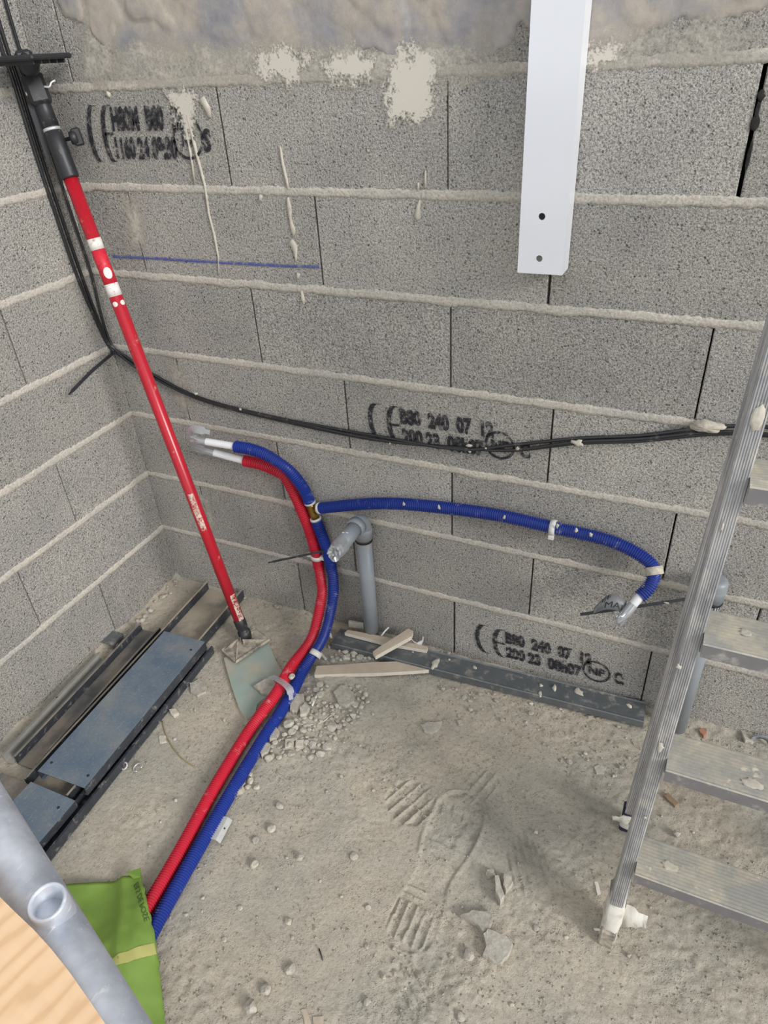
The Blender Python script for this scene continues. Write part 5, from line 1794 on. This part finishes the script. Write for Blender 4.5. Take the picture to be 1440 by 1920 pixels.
def stone(x, y, size, label, pale=False, group=None, name='stone', aspect=1.0, rot=None, dz=0.0, k=None):
    me = (P_MESH if pale else R_MESH)[(k if k is not None else rs.randrange(99)) % (3 if pale else 6)]
    o = link(name, me)
    o.location = (x, y, hz(x, y) - size * 0.06 + dz)
    o.rotation_euler = (rs.uniform(-0.15, 0.15), rs.uniform(-0.15, 0.15), rs.uniform(0, 6.28) if rot is None else rot)
    o.scale = (size * aspect, size, size)
    return tag(o, label, 'stone', group)

def slab(pts, th, label, mat='rock', z=None, tilt=(0, 0), name='mortar_slab', cat='mortar piece', seed=1):
    r_ = random.Random(seed)
    n = len(pts)
    cx_ = sum(p[0] for p in pts) / n
    cy_ = sum(p[1] for p in pts) / n
    z0 = (hz(cx_, cy_) if z is None else z) - 0.001
    fine = []
    for i in range(n):
        a, b = pts[i], pts[(i + 1) % n]
        for q in (0.0, 0.33, 0.66):
            fine.append((a[0] + (b[0] - a[0]) * q + r_.uniform(-1, 1) * 0.0012, a[1] + (b[1] - a[1]) * q + r_.uniform(-1, 1) * 0.0012))
    m_ = len(fine)
    V = []
    for sc_, h in ((0.97, 0.0), (1.0, 0.5), (0.99, 0.86), (0.95, 1.0)):
        for (x, y) in fine:
            X, Y = cx_ + (x - cx_) * sc_, cy_ + (y - cy_) * sc_
            V.append((X, Y, z0 + th * h + (r_.uniform(-1, 1) * 0.0005 if h > 0.5 else 0) + (tilt[0] * (X - cx_) + tilt[1] * (Y - cy_)) * (1 if h > 0 else 0.6)))
    Fc = [tuple(range(m_))[::-1], tuple(3 * m_ + i for i in range(m_))]
    for k in range(3):
        for i in range(m_):
            j = (i + 1) % m_
            Fc.append((k * m_ + i, k * m_ + j, (k + 1) * m_ + j, (k + 1) * m_ + i))
    return tag(fixn(part(name, (V, Fc), M[mat])), label, cat)

slab([(1.2347, -0.6741), (1.2534, -0.6573), (1.2894, -0.6422), (1.2959, -0.6527), (1.2965, -0.6721), (1.2867, -0.6891), (1.2688, -0.6773)], 0.016, 'triangular flat mortar piece above the largest slab on the floor', seed=3)
slab([(1.2864, -0.6914), (1.2929, -0.6779), (1.3300, -0.6771), (1.3455, -0.6873), (1.3422, -0.7122), (1.3333, -0.7310), (1.3123, -0.7299), (1.2984, -0.7257), (1.2997, -0.7098)], 0.017, 'largest flat mortar slab lying on the floor in the foreground', seed=5)
slab([(1.2752, -0.5748), (1.2839, -0.5736), (1.3055, -0.6092), (1.3007, -0.6226), (1.2873, -0.6076)], 0.026, 'narrow upright mortar splinter in the group of broken pieces', seed=7)
slab([(1.2903, -0.5637), (1.3057, -0.5621), (1.3130, -0.5722), (1.3045, -0.5970), (1.2966, -0.5851)], 0.018, 'pointed mortar piece right of the upright splinter', seed=9)
slab([(1.2553, -0.5649), (1.2668, -0.5576), (1.2742, -0.5668), (1.2651, -0.5779), (1.2566, -0.5766)], 0.012, 'small round mortar piece left of the upright splinter', seed=11)
slab([(0.7325, -0.2621), (0.7405, -0.2307), (0.7585, -0.2277), (0.7863, -0.2447), (0.7993, -0.2709), (0.7856, -0.2937), (0.7601, -0.2904)], 0.014, 'large flat six-sided mortar slab in the rubble beside the pipes', seed=13)
slab([(0.5212, -0.3269), (0.5352, -0.2924), (0.5586, -0.2832), (0.5846, -0.3059), (0.5847, -0.3360), (0.5538, -0.3403)], 0.012, 'flat mortar chunk lying on the green board offcut', z=hz(0.54, -0.29) + 0.015, seed=15)
slab([(0.6330, -0.3214), (0.6416, -0.3022), (0.6623, -0.2979), (0.6787, -0.3267), (0.6747, -0.3588), (0.6553, -0.3590)], 0.016, 'long smooth mortar piece touching the blue pipe at the clear tape', seed=17)
slab([(0.6772, -0.3464), (0.6840, -0.3245), (0.7016, -0.3329), (0.7042, -0.3545), (0.6921, -0.3668)], 0.014, 'pentagonal mortar piece in the rubble below the long smooth one', seed=19)
slab([(0.6343, -0.4303), (0.6425, -0.4125), (0.6635, -0.4257), (0.6681, -0.4487), (0.6547, -0.4576)], 0.016, 'smooth oval mortar piece half way along the rubble', seed=21)
slab([(0.6411, -0.4907), (0.6456, -0.4682), (0.6641, -0.4677), (0.6703, -0.4925), (0.6606, -0.5065)], 0.017, 'rough mortar lump below the smooth oval piece', seed=23)
slab([(0.3381, -0.3735), (0.3522, -0.3511), (0.3868, -0.3584), (0.4005, -0.3819), (0.3877, -0.4032), (0.3603, -0.3978)], 0.009, 'round flat mortar cake between the stud pile and the green board', seed=25)
slab([(0.9858, -0.2676), (1.0035, -0.2496), (1.0350, -0.2369), (1.0346, -0.2588), (1.0205, -0.2822), (1.0032, -0.2821)], 0.010, 'dark crusty mortar flake lying alone right of the rubble', seed=27)
slab([(0.7155, -0.4313), (0.7343, -0.4237), (0.7431, -0.4444), (0.7249, -0.4500)], 0.010, 'square tile-like plaster chip in the lower rubble', 'rock_pale', seed=29)
slab([(0.6914, -0.4411), (0.7098, -0.4302), (0.7205, -0.4536), (0.7023, -0.4644)], 0.010, 'beige broken flake next to the square plaster chip', 'rock_pale', seed=31)
slab([(0.7409, -0.4141), (0.7576, -0.4109), (0.7680, -0.4241), (0.7602, -0.4375), (0.7481, -0.4321)], 0.010, 'grey flake right of the square plaster chip', seed=33)
slab([(0.3734, -0.5472), (0.3890, -0.5409), (0.4047, -0.5560), (0.3901, -0.5655)], 0.004, 'small square chip beside the straw-coloured wire', 'rock_pale', seed=35)
slab([(0.3473, -0.4717), (0.3612, -0.4623), (0.3785, -0.4708), (0.3720, -0.4849), (0.3593, -0.4823)], 0.010, 'small pale plaster cube next to the stud pile', 'rock_pale', seed=37)
slab([(1.0671, -0.2178), (1.0798, -0.2090), (1.0873, -0.2224), (1.0759, -0.2306)], 0.005, 'tiny square tile chip on the sandy floor before the rail', seed=39)
slab([(1.4128, -0.2274), (1.4239, -0.2133), (1.4386, -0.2201), (1.4371, -0.2395), (1.4207, -0.2431)], 0.005, 'thin round mortar disc on the sandy floor left of the ladder', seed=41)
slab([(1.5711, -0.2465), (1.5790, -0.2345), (1.6024, -0.2539), (1.5967, -0.2648), (1.5847, -0.2569)], 0.008, 'curved brownish chip between the second and lowest ladder treads', 'chip', name='wood_chip', cat='chip', seed=43)
slab([(1.6283, -0.0291), (1.6373, -0.0185), (1.6477, -0.0282), (1.6416, -0.0461)], 0.008, 'terracotta chip at the wall base behind the ladder', 'brick_chip', name='brick_chip', cat='chip', seed=45)
slab([(1.7183, 0.0036), (1.7321, 0.0196), (1.7444, 0.0038), (1.7496, -0.0244), (1.7310, -0.0285)], 0.010, 'dark crumbly lump behind the second ladder tread', 'rock', seed=47)
slab([(1.0471, -0.2303), (1.0385, -0.2228), (1.0333, -0.2322)], 0.005, 'small sharp flake near the crusty mortar flake', seed=49)
slab([(1.0219, -0.9397), (1.0301, -0.9343), (1.0497, -0.9514), (1.0408, -0.9570)], 0.003, 'narrow beige cardboard strip at the bottom edge of the view', 'board_face', name='cardboard_scrap', cat='cardboard', seed=51)
slab([(1.0474, -0.9415), (1.0640, -0.9317), (1.0736, -0.9473), (1.0573, -0.9552)], 0.003, 'square beige cardboard piece at the bottom edge of the view', 'board_face', name='cardboard_scrap', cat='cardboard', seed=53)
slab([(1.4645, -0.5006), (1.4701, -0.4959), (1.4807, -0.5197), (1.4752, -0.5243)], 0.003, 'white paper sliver on the floor left of the ladder foot', 'white_cloth', name='paper_sliver', cat='paper', seed=55)

# singled-out stones
single = [((0.6605, -0.6044), 0.017, 'largest pale stone in the white cluster beside the blue pipe', True), ((1.2913, -0.8367), 0.009, 'pointed stone at the bottom edge below the large slab', False),
          ((0.9367, -0.9768), 0.015, 'large rough stone near the bottom edge right of the green bag', False), ((0.9473, -0.9394), 0.012, 'rough grey stone next above the one at the bottom edge', False),
          ((0.9680, -0.8894), 0.012, 'speckled stone below the middle of the bare foreground floor', False), ((1.2719, -0.7350), 0.013, 'angular stone left of the largest slab', False),
          ((0.7946, -0.7433), 0.011, 'lone pale stone right of the small metal bracket', True), ((0.9207, -0.8142), 0.009, 'pale pebble in the middle of the left foreground floor', True),
          ((0.7694, -0.6019), 0.012, 'dark crumb of mortar right of the white stone cluster', False), ((0.7846, -0.6585), 0.012, 'round dark mortar crumb right of the small bracket', False),
          ((0.8783, -0.6918), 0.010, 'dark pebble left of the smeared boot print', False), ((0.9821, -0.6422), 0.010, 'grey pebble on the rim of the smeared patch', False),
          ((0.7640, -0.6944), 0.010, 'small beige stone above the lone pale stone', False), ((1.6048, -0.3328), 0.010, 'round pebble between the lowest ladder treads', False),
          ((1.3768, -0.6350), 0.007, 'small dark pebble right of the largest slab', False),
          ((0.5561, -0.2971), 0.0001, '', False), ((1.1282, -0.8819), 0.008, 'dark pebble near the bottom centre', False), ((0.5967, -0.2820), 0.0001, '', True)]
for p, s_, lab, pale in single:
    if lab:
        stone(p[0], p[1], s_, lab, pale, None)
# crumb of plaster resting on the two pipes
o = stone(*(0.6158, -0.2745), 0.010, 'pale plaster lump resting on top of the red and blue pipes', True)
o.location.z = 0.036
LAB_W = 'small pale stone in the white cluster beside the blue pipe'
for (p, s_) in (((0.6518, -0.5689), .010), ((0.6711, -0.5705), .009), ((0.6730, -0.5870), .008), ((0.6939, -0.5800), .009), ((0.6573, -0.5840), .007), ((0.6580, -0.5552), .007), ((0.6793, -0.5023), .011), ((0.6471, -0.5434), .008), ((0.6944, -0.4007), .010), ((0.6788, -0.4249), .008), ((0.6943, -0.4276), .006)):
    if p[1] < -0.5:
        stone(p[0], p[1], s_, LAB_W, True, 'white stones beside the blue pipe')
    else:
        stone(p[0], p[1], s_, 'pale stone lying among the grey rubble along the blue pipe', True, 'pale stones in the rubble')
LAB_R = 'grey piece of mortar rubble heaped along the blue pipe'
# rubble heap between pipes, rail and board
heap = [(0.6179, -0.2961), (0.6835, -0.2498), (0.8059, -0.2013), (0.8375, -0.2677), (0.7915, -0.4471), (0.6642, -0.5154), (0.6633, -0.5958), (0.6454, -0.4099)]
def inside(pt, poly):
    c = False
    for i in range(len(poly)):
        (x1, y1), (x2, y2) = poly[i], poly[i - 1]
        if (y1 > pt[1]) != (y2 > pt[1]) and pt[0] < (x2 - x1) * (pt[1] - y1) / (y2 - y1) + x1:
            c = not c
    return c
heap2 = [(0.6242, -0.1027), (0.7669, -0.0837), (0.7860, -0.1031), (0.6981, -0.1507), (0.6201, -0.1814), (0.6233, -0.1399)]
placed = []
def scatter(poly, n, smin, smax, lab, grp, gap=0.8, pale_p=0.0):
    xs = [p[0] for p in poly]
    ys = [p[1] for p in poly]
    tries = cnt = 0
    while cnt < n and tries < 6000:
        tries += 1
        x, y = rs.uniform(min(xs), max(xs)), rs.uniform(min(ys), max(ys))
        if not inside((x, y), poly):
            continue
        s_ = smin + (smax - smin) * rs.random() ** 2.2
        if any((x - a) ** 2 + (y - b) ** 2 < (gap * (s_ + c)) ** 2 for a, b, c in placed):
            continue
        # stay clear of the pipes
        if any(abs(x - (q[0])) < 0.024 + s_ * 0.5 and abs(y - q[1]) < 0.03 for q in PIPE_PTS):
            continue
        placed.append((x, y, s_))
        stone(x, y, s_, lab, rs.random() < pale_p, grp)
        cnt += 1
PIPE_PTS = resample(catmull([p for p in red_path if p[2] < 0.08], 0.02), 0.02) + resample(catmull([p for p in blue_low if p[2] < 0.08], 0.02), 0.02)
for (x, y, r_) in ((0.735, -0.255, 0.03), (0.667, -0.325, 0.024), (0.68, -0.355, 0.02), (0.655, -0.43, 0.02), (0.65, -0.49, 0.02)):
    placed.append((x, y, r_))
scatter(heap, 125, 0.0055, 0.019, LAB_R, 'mortar rubble along the blue pipe', 0.75, 0.0)
scatter(heap2, 30, 0.006, 0.017, 'grey piece of mortar rubble between the rail end and the long flat offcut', 'mortar rubble at the rail end', 0.7)
LAB_P = 'tiny grey pebble scattered on the dusty floor'
for p in [(0.8502, -0.7023), (0.8695, -0.7122), (0.7321, -0.8444), (0.7199, -0.8855), (0.7459, -0.8666), (0.9441, -0.8385), (1.0865, -0.7952), (1.1351, -0.7798), (1.1508, -0.7824), (1.2416, -0.7490), (1.2245, -0.8088), (1.2315, -0.6520), (1.4347, -0.6288), (0.8536, -0.5255), (0.9150, -0.5110), (0.4629, -0.3614), (0.4478, -0.3775), (0.4834, -0.3734), (0.4180, -0.5409), (0.4859, -0.5742), (0.6625, -0.6591), (0.5351, -0.7405), (0.9528, -0.4803), (0.9642, -0.4448), (0.8665, -0.4768), (0.8282, -0.3878), (0.8691, -0.3800), (0.9940, -0.3516), (1.0649, -0.1993), (1.1168, -0.1599), (1.2053, -0.1974), (1.2326, -0.1722), (1.2650, -0.1663), (1.2934, -0.1442), (1.3537, -0.1465), (1.3856, -0.1964), (1.3965, -0.2132), (1.4723, -0.1937), (1.4846, -0.1693), (1.4583, -0.2355), (1.3447, -0.2261), (1.2885, -0.2072), (1.6895, -0.1640), (1.7181, -0.1819), (1.6385, -0.3122), (1.5716, -0.2990), (1.5750, -0.5097), (1.2734, -0.3492), (1.5498, -0.6161), (1.5138, -0.6901), (1.3116, -0.7859), (1.3698, -0.7796), (1.1826, -0.8315), (1.1389, -0.8307), (1.0567, -0.7278), (0.9969, -0.7297), (0.9401, -0.7176), (0.9767, -0.8063), (0.8148, -0.8296), (0.8206, -0.8940), (0.8518, -0.9727), (0.8657, -0.7669), (1.3278, -0.4408), (0.5346, -0.6820), (0.5511, -0.7963), (0.5792, -0.4936), (0.5027, -0.4429), (0.4078, -0.4428), (0.5455, -0.4070), (0.8597, -0.2813), (0.9212, -0.2661), (1.1194, -0.2754), (1.1913, -0.2882), (0.9886, -0.1528), (1.0219, -0.1196), (1.0688, -0.1250), (1.3006, -0.0865), (1.3930, -0.0772), (1.4468, -0.0862)]:
    stone(p[0], p[1], rs.uniform(0.0032, 0.0062), LAB_P, False, 'tiny pebbles on the floor')
sandy = [(0.9706, -0.1054), (1.2289, -0.0771), (1.4916, -0.0823), (1.4891, -0.1964), (1.4306, -0.2819), (1.2419, -0.2312), (1.0383, -0.2063)]
scatter(sandy, 48, 0.003, 0.0085, 'small sandy clod lying on the floor in front of the rail', 'sandy clods before the rail', 1.2)
# crumbs at the foot of the walls
for k in range(26):
    y = -0.02 - 0.36 * rs.random()
    stone(0.012 + 0.03 * rs.random(), y, rs.uniform(0.004, 0.011), 'crumb of mortar fallen along the foot of the left wall', False, 'crumbs along the left wall')
for k in range(34):
    x = 0.06 + rs.random() * 1.55
    if 0.53 < x < 0.67 or abs(x - 0.74) < 0.04 or abs(x - 1.588) < 0.04:
        continue
    stone(x, -0.008 - 0.012 * rs.random(), rs.uniform(0.004, 0.009), 'crumb of mortar fallen along the foot of the back wall', False, 'crumbs along the back wall')

# loose grit, far too fine to count
nG = 17000
gxs = np.array([rs.random() for _ in range(nG)]) * 1.75 + 0.02
gys = -np.array([rs.random() for _ in range(nG)]) * 1.22 - 0.01
dens = fbm(gxs, gys, 5, 3, 51)
near = np.exp(-((gxs - 0.78) / 0.16) ** 2 - ((gys + 0.3) / 0.16) ** 2)
keep = (np.array([rs.random() for _ in range(nG)]) < np.clip((dens - 0.38) * 3.2 + near, 0.06, 1))
gxs, gys = gxs[keep], gys[keep]
gzs = hfloor(gxs, gys)
V, Fc = [], []
for x, y, z in zip(gxs, gys, gzs):
    s_ = 0.0009 + 0.0025 * rs.random() ** 2.5
    b = len(V)
    a0 = rs.uniform(0, 6.28)
    for k in range(4):
        q = s_ * rs.uniform(0.7, 1.3)
        V.append((x + q * math.cos(a0 + k * 1.57), y + q * math.sin(a0 + k * 1.57), z + s_ * 0.2))
    V.append((x + rs.uniform(-.3, .3) * s_, y + rs.uniform(-.3, .3) * s_, z + s_ * rs.uniform(0.8, 1.4)))
    V.append((x, y, z - s_ * 0.5))
    for k in range(4):
        Fc += [(b + k, b + (k + 1) % 4, b + 4), (b + (k + 1) % 4, b + k, b + 5)]
o = part('loose_grit', (V, Fc), M['gravel'], floor, False, 'fine loose grit')
o['kind'] = 'stuff'

# --- small litter
t = thing('metal_bracket', 'small bright folded metal bracket lying beside the blue pipe', 'bracket')
a, b = Vector((0.6826, -0.7336, 0.0080)), Vector((0.6757, -0.6767, 0.0080))
m_, L = along(a, b)
fixn(part('folded_plate', xf(extrude([(-0.011, 0), (-0.0095, 0), (-0.0095, 0.010), (0.004, 0.0105), (0.013, 0.002), (0.014, 0.003), (0.0045, 0.0122), (-0.011, 0.0116)], L), m_ @ Matrix.Translation((0, 0, -0.006))), M['steel'], t))
c = m_ @ Vector((0.009, L * 0.55, 0.003))
part('hole', sweep_rings([(c, 0.0018), (c + Vector((0.0008, 0, 0.0012)), 0.0018)], (0.6, 0, 0.8), 10, (True, True)), M['hole'], t)
setbase(t, a)
rc = Vector((0.3582, -0.6578, 0.0060))
o = part('steel_ring', sweep([rc + Vector((0.007 * math.cos(a), 0.007 * math.sin(a), 0.004 * math.sin(a) + 0.004)) for a in [2 * math.pi * k / 20 for k in range(21)]], 0.0022, 8), M['steel'], None, True)
tag(o, 'small thick steel ring on the floor beside the stud pile', 'ring')
rc = Vector((0.3915, -0.6475, 0.0060))
o = part('steel_ring', sweep([rc + Vector((0.011 * math.cos(a), 0.011 * math.sin(a), 0.003 * math.sin(a + 1) + 0.003)) for a in [2 * math.pi * k / 24 for k in range(21)]], 0.0016, 8), M['steel'], None, True)
tag(o, 'thin open steel ring clip right of the small thick ring', 'ring')
def wire(label, P, r, mat, nm='wire', cat='wire'):
    pts = resample(catmull([(p[0], p[1], hz(p[0], p[1]) + r + 0.001) for p in P], 0.006), 0.008)
    return tag(part(nm, sweep(pts, r, 8), M[mat], None, True), label, cat)
wire('straw-coloured bent wire lying between the stud pile and the pipes', [(0.3503, -0.5069), (0.3923, -0.5415), (0.4519, -0.5736), (0.4906, -0.5850), (0.5201, -0.5895)], 0.0014, 'wire')
wire('thin pale curved fibre lying across the rubble', [(0.6869, -0.3839), (0.7225, -0.3769), (0.7489, -0.3535), (0.7575, -0.3315), (0.7656, -0.3170)], 0.0011, 'white_plastic', 'plastic_fibre', 'fibre')
wire('short dark staple in the foreground floor', [(1.0023, -0.8356), (1.0089, -0.8411), (1.0191, -0.8512)], 0.0013, 'galv_dark', 'staple', 'staple')
wire('small white plastic strip in the middle of the rubble', [(0.7017, -0.3231), (0.6959, -0.2923), (0.6985, -0.2613)], 0.0032, 'white_plastic', 'plastic_strip', 'plastic strip')
# torn bit of grey pipe at the right edge
rc = Vector((1.7668, -0.0257, 0.0120))
P_ = [rc + Vector((0.022 * math.cos(a), 0.006 + 0.010 * math.sin(a), 0.012 * math.sin(a))) for a in (0.1, 0.7, 1.3, 1.9, 2.5, 3.0)]
o = fixn(part('plastic_shard', tie_strip(P_, 0.020, 0.002, (0.2, 1, 0.4)), M['grey_pvc'], None, True))
tag(o, 'bent grey plastic shard at the right edge behind the second tread', 'plastic scrap')
